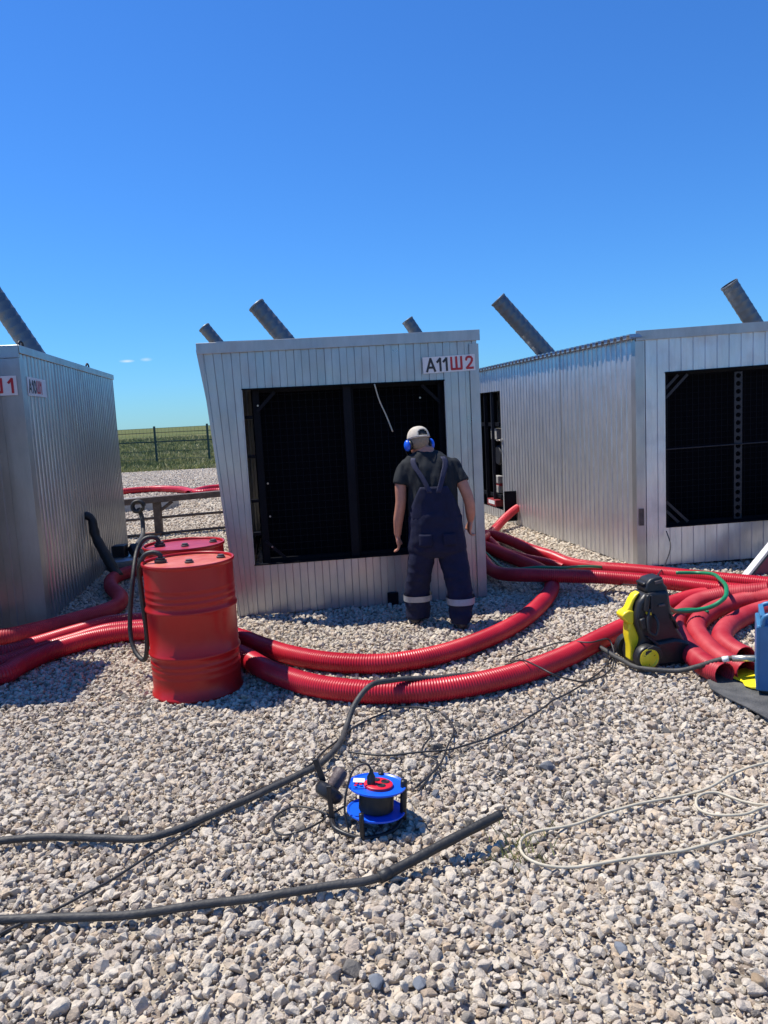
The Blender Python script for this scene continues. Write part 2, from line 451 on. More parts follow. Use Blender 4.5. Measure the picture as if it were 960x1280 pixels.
def scatter_tree(name, coll):
    ng = bpy.data.node_groups.new(name, 'GeometryNodeTree')
    ng.interface.new_socket('Geometry', in_out='INPUT', socket_type='NodeSocketGeometry')
    ng.interface.new_socket('Geometry', in_out='OUTPUT', socket_type='NodeSocketGeometry')
    N, L = ng.nodes, ng.links
    gi, go = N.new('NodeGroupInput'), N.new('NodeGroupOutput')
    ci = N.new('GeometryNodeCollectionInfo'); ci.inputs['Collection'].default_value = coll
    ci.inputs['Separate Children'].default_value = True; ci.inputs['Reset Children'].default_value = True
    ip = N.new('GeometryNodeInstanceOnPoints'); ip.inputs['Pick Instance'].default_value = True
    def attr(n, t):
        a = N.new('GeometryNodeInputNamedAttribute'); a.data_type = t; a.inputs['Name'].default_value = n
        return a.outputs['Attribute']
    L.new(gi.outputs[0], ip.inputs['Points']); L.new(ci.outputs[0], ip.inputs['Instance'])
    L.new(attr('kind_index', 'INT'), ip.inputs['Instance Index'])
    L.new(attr('turn', 'FLOAT_VECTOR'), ip.inputs['Rotation'])
    L.new(attr('size', 'FLOAT_VECTOR'), ip.inputs['Scale'])
    L.new(ip.outputs[0], go.inputs[0])
    return ng
def scatter(name, pts, turn, size, idx, tint, coll):
    me = bpy.data.meshes.new(name)
    n = len(pts); me.vertices.add(n); me.vertices.foreach_set('co', np.asarray(pts, dtype=np.float32).ravel())
    for nm, t, arr, key in (('turn', 'FLOAT_VECTOR', turn, 'vector'), ('size', 'FLOAT_VECTOR', size, 'vector'), ('kind_index', 'INT', idx, 'value'), ('tint', 'FLOAT', tint, 'value')):
        a = me.attributes.new(nm, t, 'POINT')
        a.data.foreach_set(key, np.asarray(arr, dtype=np.int32 if t == 'INT' else np.float32).ravel())
    me.update()
    o = bpy.data.objects.new(name, me); COL.objects.link(o)
    md = o.modifiers.new('scatter', 'NODES'); md.node_group = scatter_tree(name + '_nodes', coll)
    return o

nr = np.random.default_rng(5)
def gravel_points(y0, y1, sp, xl, xr, dmin, dmax, zj, lift=0.0):
    ys = np.arange(y0, y1, sp * .87); P = []
    for j, y in enumerate(ys):
        a, b = xl(y), xr(y)
        xs = np.arange(a, b, sp) + (j % 2) * sp * .5
        P.append(np.stack([xs, np.full_like(xs, y), np.zeros_like(xs)], 1))
    P = np.concatenate(P); n = len(P)
    P[:, :2] += nr.uniform(-.42, .42, (n, 2)) * sp
    d = dmin + (dmax - dmin) * nr.beta(1.6, 2.6, n)
    P[:, 2] = lift + nr.uniform(-zj, zj, n) - .004
    return P, d
sets = [gravel_points(.9, 7.2, .036, lambda y: -.64 * y - 1.0, lambda y: .62 * y + 1.0, .030, .076, .007),
        gravel_points(.9, 6.0, .085, lambda y: -.64 * y - 1.0, lambda y: .62 * y + 1.0, .032, .060, .004, .017),
        gravel_points(.9, 5.2, .024, lambda y: -.64 * y - 1.0, lambda y: .62 * y + 1.0, .010, .022, .005, .006),
        gravel_points(.9, 7.2, .17, lambda y: -.64 * y - 1.0, lambda y: .62 * y + 1.0, .062, .095, .003, .008),
        gravel_points(7.2, 13.5, .046, lambda y: -.55 * y - .5, lambda y: .56 * y + .5, .040, .075, .006),
        gravel_points(13.5, 31.4, .085, lambda y: -.46 * y, lambda y: -.12 * y, .06, .11, .008)]
P = np.concatenate([s[0] for s in sets]); D = np.concatenate([s[1] for s in sets]); n = len(P)
sz = D[:, None] * nr.uniform(.85, 1.15, (n, 3))
tint = nr.beta(2.2, 1.5, n)
tint = np.where(nr.random(n) < .035, nr.uniform(0, .12, n), tint)
fine = (D < .03)
patch = np.array([noise.noise(Vector((p[0] * .9, p[1] * .9, 3.1))) for p in P])
tint = np.clip(tint * .95 + patch * .16 - np.where(fine, .12, 0), 0, 1)
turn = np.stack([nr.normal(0, .5, n), nr.normal(0, .5, n), nr.uniform(0, 6.28, n)], 1)
gravel = scatter('gravel', P, turn, sz, nr.integers(0, 16, n), tint, stone_col)
tag(gravel, 'pale grey crushed limestone gravel covering the yard', 'gravel', kind='stuff')

# ---- grass beyond the yard
def grass_mats():
    out = []
    for nm, c in (('grass_green', (.27, .28, .10)), ('grass_dry', (.46, .41, .21)), ('grass_dark', (.13, .16, .07))):
        out.append(pbr(nm, c, .8, 0, .3, 3.0, 0, 30, .1, .2))
    return out
gm = grass_mats()
tuft_col = bpy.data.collections.new('tuft_kinds')
for k in range(6):
    mb = MB(); r = random.Random(k)
    for _ in range(26):
        a = r.uniform(0, 6.28); q = r.uniform(0, .22); l = r.uniform(.12, .34) * (1.2 if k == 2 else 1); t = r.uniform(0, .18); w = r.uniform(.006, .014)
        x, y = q * math.cos(a), q * math.sin(a); b = r.uniform(0, 6.28)
        dx, dy = math.cos(b) * w, math.sin(b) * w; lx, ly = t * math.cos(a + r.uniform(-1, 1)), t * math.sin(a + r.uniform(-1, 1))
        mb.add([(x - dx, y - dy, 0), (x + dx, y + dy, 0), (x + lx * .4 + dx * .7, y + ly * .4 + dy * .7, l * .6), (x + lx * .4 - dx * .7, y + ly * .4 - dy * .7, l * .6), (x + lx, y + ly, l)], [(0, 1, 2, 3), (3, 2, 4)])
    me = bpy.data.meshes.new('tuft_kind'); me.from_pydata([tuple(v) for v in mb.v], [], mb.f); me.materials.append(gm[k % 3])
    tuft_col.objects.link(bpy.data.objects.new('tuft_kind', me))
def field(y0, y1, dens, xl, xr):
    out = []
    y = y0
    while y < y1:
        st = 1.0; a, b = xl * y - 3, xr * y + 3; k = int(dens(y) * (b - a) * st)
        out.append(np.stack([nr.uniform(a, b, k), nr.uniform(y, y + st, k), np.full(k, -.06)], 1)); y += st
    return np.concatenate(out)
gp_pts = field(31.3, 110, lambda y: 14 * (32 / y) ** 1.6, -.44, -.06)
n = len(gp_pts)
pn = np.array([noise.noise(Vector((p[0] * .12, p[1] * .2, 0))) for p in gp_pts])
gi_ = np.where(pn > .12, nr.choice([0, 3, 1], n), np.where(pn < -.15, nr.choice([2, 5, 0], n), nr.choice([0, 1, 3, 4, 2], n)))
gs = (nr.uniform(.35, .9, n) * np.clip(gp_pts[:, 1] / 38, 1, 2.4))[:, None] * np.array([[1.6, 1.6, 1]])
grass = scatter('steppe_grass', gp_pts, np.stack([np.zeros(n), np.zeros(n), nr.uniform(0, 6.28, n)], 1), gs, gi_, nr.random(n), tuft_col)
tag(grass, 'rough green and yellow steppe grass beyond the fence', 'grass', kind='stuff')

# ------------------------------------------------------------------ corrugated containers
def profile_stops(s0, s1, pitch, phase=0.0, depth=.010):
    """(s, proud) along a trapezoid-ribbed sheet"""
    out = []
    k = math.floor((s0 - phase) / pitch) - 1
    while phase + k * pitch < s1 + pitch:
        b = phase + k * pitch
        for fr, d in ((0, 0), (.46, 0), (.51, depth), (.94, depth), (.99, 0)): out.append((b + fr * pitch, d))
        k += 1
    res = []
    def val(s):
        for (a, da), (b, db) in zip(out, out[1:]):
            if a <= s <= b: return da + (db - da) * (s - a) / max(b - a, 1e-9)
        return 0
    res.append((s0, val(s0)))
    res += [(s, d) for s, d in out if s0 + 1e-4 < s < s1 - 1e-4]
    res.append((s1, val(s1)))
    return res
def wall_sheet(root, A, B, s0, s1, z0, z1, pitch, phase, mat, warp=None, name='wall_sheet', depth=.010, proud=0.0, nz=3):
    """ribbed sheet between plan points A and B (outside on the right hand walking A->B), from s0 to s1"""
    A, B = Vector((*A, 0)), Vector((*B, 0)); d = (B - A).normalized(); nrm = Vector((d.y, -d.x, 0))
    st = profile_stops(s0, s1, pitch, phase, depth); m = len(st); mb = MB(); vs = []; fs = []
    for j in range(nz + 1):
        z = z0 + (z1 - z0) * j / nz
        for s, pd in st:
            ss = s + (warp(s, z) if warp else 0)
            p = A + d * ss + nrm * (pd + proud); vs.append((p.x, p.y, z))
    for j in range(nz):
        for i in range(m - 1):
            a = j * m + i; fs.append((a, a + 1, a + m + 1, a + m))
    return mb.add(vs, fs).build(name, mat, root)
def solid_wall(root, A, B, z0, z1, pitch, mat, sheet=1.15, phase=0.0, s_from=0, s_to=None):
    L = (Vector((*B, 0)) - Vector((*A, 0))).length if s_to is None else s_to
    k = 0; s = s_from
    while s < L - .02:
        e = min(s + sheet, L)
        if L - e < .25: e = L
        wall_sheet(root, A, B, s, e, z0, z1, pitch, phase, mat, proud=.003 * (k % 2)); s = e; k += 1
def on(A, B, s, out=0.0, z=0.0):
    A, B = Vector((*A, 0)), Vector((*B, 0)); d = (B - A).normalized(); n = Vector((d.y, -d.x, 0))
    p = A + d * s + n * out; p.z = z
    return p
def trim(root, a, b, w, h, upv, mat='galv_trim', name='trim'):
    return MB().bar(a, b, w, h, upv).build(name, mat, root, bevel=.002, seg=1)
def corner_post(root, c, z0, z1, da, db, w=.07, mat='galv_trim', top_shift=(0, 0)):
    """folded L-shaped corner flashing, legs along da and db"""
    da, db = Vector((*da, 0)).normalized(), Vector((*db, 0)).normalized(); o = (-(da + db)).normalized() * .022
    mb = MB(); vs = []
    for z, sh in ((z0, (0, 0)), (z1, top_shift)):
        for p in (da * w, Vector((0, 0, 0)), db * w):
            q = Vector((*c, 0)) + o + p; vs.append((q.x + sh[0], q.y + sh[1], z))
    mb.add(vs, [(0, 1, 4, 3), (1, 2, 5, 4)])
    ob = mb.build('corner_flashing', mat, root)
    s = ob.modifiers.new('thick', 'SOLIDIFY'); s.thickness = .003; s.offset = 0
    return ob
def duct(root, tip, base, r=.12, spiral=False, extra=.7):
    tip, base = Vector(tip), Vector(base); d = (base - tip).normalized(); L = (base - tip).length + extra
    pitch = .11; n = int(L / pitch); pts = []; rad = []
    for k in range(n + 1):
        for f, dr in ((0, 0), (.35, 0), (.62, 0), (.76, .0035), (.90, .0035)):
            q = (k + f) * pitch
            if q <= L: pts.append(tip + d * q); rad.append(r + dr)
    mb = MB().tube(pts, rad, 24, False)
    mb.tube([tip + d * .002, tip + d * .6], r * .96, 24, False)
    mb.lathe([(r * .96, 0), (r * 1.06, 0), (r * 1.06, .03), (r * 1.0, .03)], tip - d * .003, d, 24, False, False)
    return mb.build('exhaust_duct', 'duct', root, smooth=True)
GLYPH = {   # strokes on a unit-high letter: width, polylines
    'А': (.78, [[(.06, 0), (.39, 1), (.72, 0)], [(.17, .30), (.61, .30)]]),
    '1': (.42, [[(.05, .70), (.30, .97), (.30, 0)]]),
    '0': (.66, [[(.33 + .26 * math.cos(t), .5 + .46 * math.sin(t)) for t in np.linspace(0, 6.2832, 21)]]),
    'Ш': (.98, [[(.08, 1), (.08, .06), (.90, .06), (.90, 1)], [(.49, 1), (.49, .06)]]),
    '2': (.64, [[(.06, .72), (.10, .87), (.20, .95), (.32, .96), (.46, .92), (.54, .80), (.54, .66), (.46, .50), (.08, .07), (.60, .07)]]),
}
def lettering(root, txt, p0, dirx, size, mat, out, name='lettering', sx=1.0, bold=.175):
    dx = Vector(dirx).normalized(); nn = Vector((dx.y, -dx.x, 0)).normalized(); upv = nn.cross(dx).normalized()
    if upv.z < 0: upv = -upv
    mb = MB(); x = 0.0; lift = 0
    for ch in txt:
        w, lines = GLYPH[ch]
        for ln in lines:
            for a, b in zip(ln, ln[1:]):
                A_ = Vector(p0) + dx * ((x + a[0]) * size * sx) + upv * (a[1] * size); B_ = Vector(p0) + dx * ((x + b[0]) * size * sx) + upv * (b[1] * size)
                e = (B_ - A_).normalized() * (bold * size * .30); lift = (lift + 1) % 5
                o = nn * (out + .0004 * lift)
                mb.bar(A_ - e + o, B_ + e + o, .0015, bold * size, (nn.cross(B_ - A_)).normalized())
        x += w + .10
    return mb.build(name, mat, root), (x - .10) * size * sx
def radiator_bay(root, A, B, s0, s1, z0, z1, mid, depth=.10, perforated=False, rod=None, left_gap=0.0):
    """black framed radiator behind a wire guard"""
    def q(s, z, i): return on(A, B, s, -i, z)
    dv = (q(1, 0, 0) - q(0, 0, 0)); sa, sb = s0 + left_gap, s1
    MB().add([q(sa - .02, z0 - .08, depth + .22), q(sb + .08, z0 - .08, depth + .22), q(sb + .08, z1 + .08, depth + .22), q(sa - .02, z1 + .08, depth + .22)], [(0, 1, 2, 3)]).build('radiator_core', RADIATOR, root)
    for s in ((sa + .03), (sb - .02)):
        MB().bar(q(s, z0 - .06, depth), q(s, z1 + .06, depth), .06, .05, dv.cross(Vector((0, 0, 1)))).build('frame_post', 'black_steel', root, bevel=.003)
    for z in (z0 + .0, z1 - .0):
        MB().bar(q(sa, z, depth + .03), q(sb, z, depth + .03), .05, .06).build('frame_rail', 'black_steel', root, bevel=.003)
    if perforated:
        # angle post punched with a row of round holes
        s = mid; w = .085; hole = .026; step = .082
        mb = MB(); zz = z0 + .02; cells = int((z1 - z0 - .04) / step); vs = []; fs = []; n = 16
        for k in range(cells):
            zc = zz + (k + .5) * step; b = len(vs)
            for j in range(n):
                a = 2 * math.pi * j / n; c_, s_ = math.cos(a), math.sin(a)
                m_ = max(abs(c_), abs(s_)); vs.append(q(s + c_ / m_ * w / 2, zc + s_ / m_ * step / 2, depth - .03))
                vs.append(q(s + c_ * hole, zc + s_ * hole, depth - .03)); vs.append(q(s + c_ * hole, zc + s_ * hole, depth - .01))
            for j in range(n):
                i0, i1 = b + 3 * j, b + 3 * ((j + 1) % n)
                fs.append((i0, i1, i1 + 1, i0 + 1)); fs.append((i0 + 1, i1 + 1, i1 + 2, i0 + 2))
        mb.add(vs, fs).build('perforated_post', 'grey_steel', root)
    else:
        MB().bar(q(mid, z0, depth - .03), q(mid, z1, depth - .03), .075, .04, dv.cross(Vector((0, 0, 1)))).build('middle_post', 'dim_steel', root, bevel=.004)
        MB().bar(q(mid + .05, z0, depth + .01), q(mid + .05, z1, depth + .01), .02, .04, dv.cross(Vector((0, 0, 1)))).build('middle_post', 'black_steel', root, bevel=.004)
    # corner braces
    for (sc, sg) in ((sa, 1), (sb, -1)):
        for (zc, zg) in ((z0, 1), (z1, -1)):
            for e in ((.16, .26) if perforated else (.2,)):
                MB().bar(q(sc + sg * .03, zc + zg * e, depth - .035), q(sc + sg * e, zc + zg * .03, depth - .035), .028, .012, dv.cross(Vector((0, 0, 1)))).build('corner_brace', 'grey_steel' if perforated else 'dim_steel', root)
    if rod is not None:
        MB().tube([q(sa, rod, depth - .045), q(sb, rod, depth - .045)], .007, 8).build('guard_rod', 'grey_steel', root)
    # wire guard
    mb = MB(); g = .062; k = 0; s = sa + .04
    while s < sb - .03:
        mb.bar(q(s, z0, depth + .05), q(s, z1, depth + .05), .0028, .0028, dv); s += g
    z = z0 + .03
    while z < z1:
        mb.bar(q(sa, z, depth + .054), q(sb, z, depth + .054), .0028, .0028); z += g
    mb.build('wire_guard', 'wire_black', root)

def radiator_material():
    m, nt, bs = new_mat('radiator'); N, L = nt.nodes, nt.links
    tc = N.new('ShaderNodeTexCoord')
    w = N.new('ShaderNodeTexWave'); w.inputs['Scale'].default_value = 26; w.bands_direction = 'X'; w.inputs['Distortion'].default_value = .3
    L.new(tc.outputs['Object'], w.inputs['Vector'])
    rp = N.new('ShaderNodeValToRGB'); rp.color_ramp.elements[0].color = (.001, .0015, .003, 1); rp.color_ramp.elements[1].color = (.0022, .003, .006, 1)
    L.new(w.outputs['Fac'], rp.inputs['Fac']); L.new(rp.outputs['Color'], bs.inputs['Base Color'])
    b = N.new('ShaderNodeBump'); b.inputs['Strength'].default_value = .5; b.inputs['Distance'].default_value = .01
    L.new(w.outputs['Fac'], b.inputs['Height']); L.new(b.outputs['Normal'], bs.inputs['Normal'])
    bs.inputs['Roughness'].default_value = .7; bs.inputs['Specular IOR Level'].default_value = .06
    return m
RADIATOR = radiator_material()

def roof(root, pts, z, mat='galv', over=.03, rib_axis=None):
    """closed roof slab over four plan points"""
    c = sum((Vector((*p, 0)) for p in pts), Vector()) / 4
    mb = MB(); lo = []; hi = []
    for p in pts:
        q = Vector((*p, 0)); q = q + (q - c).normalized() * over
        lo.append((q.x, q.y, z)); hi.append((q.x, q.y, z + .035))
    mb.add(lo + hi, [(3, 2, 1, 0), (4, 5, 6, 7), (0, 1, 5, 4), (1, 2, 6, 5), (2, 3, 7, 6), (3, 0, 4, 7)])
    return mb.build('roof', mat, root)
def skid(root, pts):
    for a, b in zip(pts, pts[1:] + pts[:1]):
        A, B = Vector((*a, .045)), Vector((*b, .045)); c = Vector((*(sum((Vector(p) for p in pts), Vector((0, 0))) / 4), .045))
        MB().bar(A.lerp(c, .03), B.lerp(c, .03), .05, .085).build('skid_beam', 'skid', root)
def plan(A, ang, L):
    return (A[0] + math.cos(ang) * L, A[1] + math.sin(ang) * L)

# ---- middle container ------------------------------------------------------------
FLm, FRm = (-1.37, 6.835), (.915, 7.12)
Lm = (Vector(FRm) - Vector(FLm)).length
angm = math.atan2(FRm[1] - FLm[1], FRm[0] - FLm[0])
BLm, BRm = plan(FLm, angm + math.pi / 2, 4.9), plan(FRm, angm + math.pi / 2, 4.9)
ZT = 2.43
cm = thing('equipment_container', (-.2, 7.0, 0), 'middle corrugated metal container with sign A11Ш2 and a black radiator opening', 'container', 'corrugated equipment containers')
o0, o1, oz0, oz1 = .175, 1.995, .475, 2.045
def warpm(s, z): return -.165 * (z / 2.4) * max(0.0, (o0 - s) / o0)
PM, ZB = .134, .012
wall_sheet(cm, FLm, FRm, 0, o0, ZB, ZT, .080, .02, 'galv', warpm, nz=6)
wall_sheet(cm, FLm, FRm, o0, o1, oz1, ZT, PM, .05, 'galv')
wall_sheet(cm, FLm, FRm, o0, o1, ZB, oz0, PM, .05, 'galv')
wall_sheet(cm, FLm, FRm, o1, Lm, ZB, ZT, PM, .05, 'galv')
# side wall with an open service hatch close to the front
solid_wall(cm, BLm, FLm, ZB, ZT, PM, 'galv', s_to=1.5)
wall_sheet(cm, BLm, FLm, 1.5, 4.9, ZB, .45, PM, 0, 'galv')
wall_sheet(cm, BLm, FLm, 1.5, 4.9, 1.85, ZT, PM, 0, 'galv')
wall_sheet(cm, BLm, FLm, 4.80, 4.9, .45, 1.85, PM, 0, 'galv')
solid_wall(cm, FRm, BRm, ZB, ZT, PM, 'galv'); solid_wall(cm, BRm, BLm, ZB, ZT, PM, 'galv')
roof(cm, [FLm, FRm, BRm, BLm], ZT)
skid(cm, [FLm, FRm, BRm, BLm])
# roof-edge flashing, corner flashing, opening trims
a, b = on(FLm, FRm, -.185, .024, ZT - .02), on(FLm, FRm, Lm + .03, .024, ZT + .005)
trim(cm, a, b, .01, .095, (0, 0, 1), name='roof_flashing')
corner_post(cm, FRm, ZB, ZT - .07, (FLm[0] - FRm[0], FLm[1] - FRm[1]), (BRm[0] - FRm[0], BRm[1] - FRm[1]), .085)
n_ = on(FLm, FRm, 0, .018, 0)
MB().add([on(FLm, FRm, -.19, .02, ZT - .03), on(FLm, FRm, -.135, .024, ZT - .065), on(FLm, FRm, -.132, .022, 1.95), on(FLm, FRm, -.19, -.02, ZT - .03), on(FLm, FRm, -.135, -.02, ZT - .065), on(FLm, FRm, -.132, -.02, 1.95)],
         [(0, 2, 1), (3, 4, 5), (0, 1, 4, 3), (1, 2, 5, 4), (2, 0, 3, 5)]).build('side_flap', 'galv_trim', cm)
for (s_a, s_b, z) in ((o0, o1, oz1), (o0, o1, oz0)):
    trim(cm, on(FLm, FRm, s_a, .008, z), on(FLm, FRm, s_b, .008, z), .03, .012, (0, 0, 1), 'black_steel', 'opening_trim')
for s in (o0, o1):
    trim(cm, on(FLm, FRm, s, .006, oz0), on(FLm, FRm, s, .006, oz1), .012, .03, on(FLm, FRm, 0, 1) - on(FLm, FRm, 0, 0), 'galv_trim', 'opening_trim')
radiator_bay(cm, FLm, FRm, o0, o1, oz0, oz1, (o0 + o1) / 2 + .02, left_gap=.085)
# hinge lugs on the left of the bay
for z in (.75, 1.05, 1.45, 1.80):
    MB().box(on(FLm, FRm, o0 + .045, -.06, z), (.07, .03, .03)).build('hinge', 'black_steel', cm, bevel=.004)
for s, z in ((.13, 1.9), (.17, 1.2), (.17, .9), (.17, .62), (1.6, 1.9), (1.6, 1.55)):
    MB().lathe([(.009, 0), (.007, .008)], on(FLm, FRm, o0 + s, -.06, z), (0, -1, 0), 8).build('bolt', 'brass', cm)
# sign
def sign(root, A, B, s0, s1, z0, z1, parts, size, out=.016, tilt=0.0, sx=1.0, adv=None):
    a, b = on(A, B, s0, out, (z0 + z1) / 2), on(A, B, s1, out, (z0 + z1) / 2 + tilt)
    pl = MB().bar(a, b, .004, z1 - z0, (0, 0, 1)).build('sign_plate', 'sign_white', root)
    ORIGIN[pl.name] = ORIGIN[root.name]
    d = (b - a); x = .03
    for txt, mat, s_, dz in parts:
        p = a + d.normalized() * x; p.z -= size * .5 - dz
        o, w = lettering(pl, txt, p, d, size, mat, .003, sx=sx)
        x += w + s_
sign(cm, FLm, FRm, 1.80, Lm - .02, 2.11, 2.255, [('А11', 'sign_black', .022, 0), ('Ш', 'sign_red', .03, 0), ('2', 'sign_red', .0, 0)], .112, tilt=.012, sx=1.0)
# dangling wire in the opening
w0, w1, w2, w3 = dp(468, 480, 6.98), dp(474, 500, 6.98), dp(483, 520, 6.96), dp(491, 540, 6.93)
tag(MB().tube(spline([w0, w1, w2, w3], .02), .006, 8).build('hanging_wire', 'cable_white', None, True, origin=w0), 'thin pale wire dangling in the black opening of the middle container', 'wire')
MB().box(on(FLm, FRm, 1.42, .03, .07), (.10, .05, .11)).build('drain_box', 'black_steel', cm, bevel=.004)
duct(cm, dp(320, 381, 11.0), dp(366, 436, 11.0), .118, True)

# ---- left container ---------------------------------------------------------------
FRl = (-3.155, 6.91); BRl = (-3.80, 11.2)
dl = (Vector(BRl) - Vector(FRl)).normalized(); angl = math.atan2(-dl.x * -1, 0) if False else math.atan2(dl.y, dl.x)
FLl = plan(FRl, angl + math.pi / 2, 2.4); BLl = plan(BRl, angl + math.pi / 2, 2.4)
cl = thing('equipment_container', (FRl[0] - 1, 8.5, 0), 'left container in shade, cut by the picture edge, red figure 1 on its sign', 'container', 'corrugated equipment containers')
ZL = 2.50; Ll = 2.4
wall_sheet(cl, FLl, FRl, 2.02, Ll, ZB, ZL, .134, .02, 'galv')
wall_sheet(cl, FLl, FRl, .2, 2.02, 2.08, ZL, .134, .02, 'galv'); wall_sheet(cl, FLl, FRl, .2, 2.02, ZB, .5, .134, .02, 'galv'); wall_sheet(cl, FLl, FRl, 0, .2, ZB, ZL, .134, .02, 'galv')
radiator_bay(cl, FLl, FRl, .2, 2.02, .5, 2.08, 1.1)
solid_wall(cl, FRl, BRl, ZB, ZL, .115, 'galv', 1.15); solid_wall(cl, BRl, BLl, ZB, ZL, .134, 'galv'); solid_wall(cl, BLl, FLl, ZB, ZL, .134, 'galv')
roof(cl, [FLl, FRl, BRl, BLl], ZL, over=.02); skid(cl, [FLl, FRl, BRl, BLl])
trim(cl, on(FLl, FRl, 0, .022, ZL - .02), on(FLl, FRl, Ll + .02, .022, ZL - .02), .008, .11, (0, 0, 1), name='roof_flashing')
trim(cl, on(FRl, BRl, -.01, .022, ZL), on(FRl, BRl, 4.36, .022, ZL), .008, .07, (0, 0, 1), name='roof_flashing')
corner_post(cl, FRl, ZB, ZL - .08, (FLl[0] - FRl[0], FLl[1] - FRl[1]), (BRl[0] - FRl[0], BRl[1] - FRl[1]), .15)
sign(cl, FLl, FRl, 1.80, 2.38, 2.10, 2.27, [('А10', 'sign_black', .06, 0), ('Ш', 'sign_red', .045, 0), ('1', 'sign_red', 0, 0)], .122, out=.03)
sign(cl, FRl, BRl, .14, .74, 2.10, 2.27, [('А10', 'sign_black', .02, 0), ('Ш1', 'sign_red', .03, 0)], .112, out=.02)
for s in (.35, 3.1):
    c = on(FRl, BRl, s, -.06, ZL + .06)
    MB().tube([c + Vector((0, .045 * math.cos(t), .045 * math.sin(t))) for t in np.linspace(0, 6.283, 17)], .011, 8, False).build('lifting_eye', 'grey_steel', cl, True)
duct(cl, dp(-36, 327, 10.0), dp(36, 432, 10.0), .118)

# ---- right container ---------------------------------------------------------------
FLr = (2.69, 8.08); BLr = (1.51, 14.37)
FRr = (5.1, 8.10); BRr = plan(BLr, math.atan2(.02, 2.41), 2.41)
cr = thing('equipment_container', (3.6, 9.5, 0), 'right container with long pale side wall, open doorway and punched post in its opening', 'container', 'corrugated equipment containers')
ZR = 2.44
q0, q1, rz0, rz1 = .30, 2.15, .42, 2.04
def tiltz(o, ax, k):
    """the container stands a little out of level: lift towards ax"""
    for v in o.data.vertices:
        v.co.z += k * ((v.co.x + ORIGIN[o.name].x) - ax)
fr_parts = []
n0 = len(bpy.data.objects)
before = set(bpy.data.objects)
Lr = (Vector(FRr) - Vector(FLr)).length
wall_sheet(cr, FLr, FRr, 0, q0, ZB, ZR, .125, .03, 'galv_sunlit'); wall_sheet(cr, FLr, FRr, q0, q1, rz1, ZR, .125, .03, 'galv_sunlit')
wall_sheet(cr, FLr, FRr, q0, q1, ZB, rz0, .125, .03, 'galv_sunlit'); wall_sheet(cr, FLr, FRr, q1, Lr, ZB, ZR, .125, .03, 'galv_sunlit')
trim(cr, on(FLr, FRr, q0, .008, rz1), on(FLr, FRr, q1, .008, rz1), .03, .014, (0, 0, 1), 'black_steel', 'opening_trim')
trim(cr, on(FLr, FRr, q0, .008, rz0), on(FLr, FRr, q1, .008, rz0), .03, .014, (0, 0, 1), 'black_steel', 'opening_trim')
radiator_bay(cr, FLr, FRr, q0, q1, rz0, rz1, q0 + .80, perforated=True, rod=1.24)
trim(cr, on(FLr, FRr, -.01, .024, ZR - .005), on(FLr, FRr, Lr + .03, .024, ZR - .005), .010, .10, (0, 0, 1), name='roof_flashing')
for o in set(bpy.data.objects) - before: tiltz(o, FLr[0], .022)
corner_post(cr, FLr, ZB, ZR - .06, (FRr[0] - FLr[0], FRr[1] - FLr[1]), (BLr[0] - FLr[0], BLr[1] - FLr[1]), .09, 'galv')
Ls = (Vector(BLr) - Vector(FLr)).length
d0, d1 = Ls - 4.45 + 4.0 - 3.99, 0   # doorway placed below
dA, dB = .85, 2.20                    # doorway measured from the back corner
solid_wall(cr, BLr, FLr, ZB, ZR, .115, 'galv_sunlit', 1.15, s_from=dB)
wall_sheet(cr, BLr, FLr, 0, dA, ZB, ZR, .115, 0, 'galv_sunlit')
wall_sheet(cr, BLr, FLr, dA, dB, ZB, .16, .115, 0, 'galv_sunlit')
wall_sheet(cr, BLr, FLr, dA, dB, 2.05, ZR, .115, 0, 'galv_sunlit')
solid_wall(cr, FRr, BRr, ZB, ZR + .05, .134, 'galv_sunlit'); solid_wall(cr, BRr, BLr, ZB, ZR, .134, 'galv_sunlit')
skid(cr, [FLr, FRr, BRr, BLr])
# corrugated roof sheet, ribs across, overhanging the long wall
mb = MB(); vs = []; fs = []; st = profile_stops(-.03, Ls + .05, .14, 0, .036)
for s, pd in st:
    p = on(BLr, FLr, s, .09, ZR + pd - .022); e = on(BLr, FLr, s, -2.5, ZR + pd + .05)
    vs += [p, e, p + Vector((0, 0, -.012)), e + Vector((0, 0, -.012))]
for i in range(len(st) - 1):
    a = 4 * i; b = a + 4; fs += [(a, b, b + 1, a + 1), (a + 2, a + 3, b + 3, b + 2), (a, a + 2, b + 2, b)]
mb.add(vs, fs).build('roof', 'galv', cr)
hb = on(BLr, FLr, dB + .05, .02, 1.28)
dh = MB().box(hb, (.03, .10, .03)).tube(spline([hb + Vector((-.03, -.05, 0)), hb + Vector((-.07, -.05, .0)), hb + Vector((-.07, .03, 0))], .02), .01, 8).build('door_handle', 'brass', cr, bevel=.003)
MB().box(on(FLr, FRr, .03, .03, .55), (.05, .006, .18)).build('corner_patch', 'rail_rust', cr)
duct(cr, dp(622, 374, 11.6), dp(690, 450, 11.6), .118); duct(cr, dp(911, 355, 11.2), dp(946, 410, 11.2), .118)
# dark plate low on the long wall, standing for shade in the port hole
ps = Ls - (Vector((2.02, 11.64, 0)) - Vector((*FLr, 0))).length
MB().bar(on(BLr, FLr, ps, .012, .06), on(BLr, FLr, ps, .012, .52), .34, .012, (0, 1, 0)).build('hose_port', 'black_steel', cr, bevel=.003)
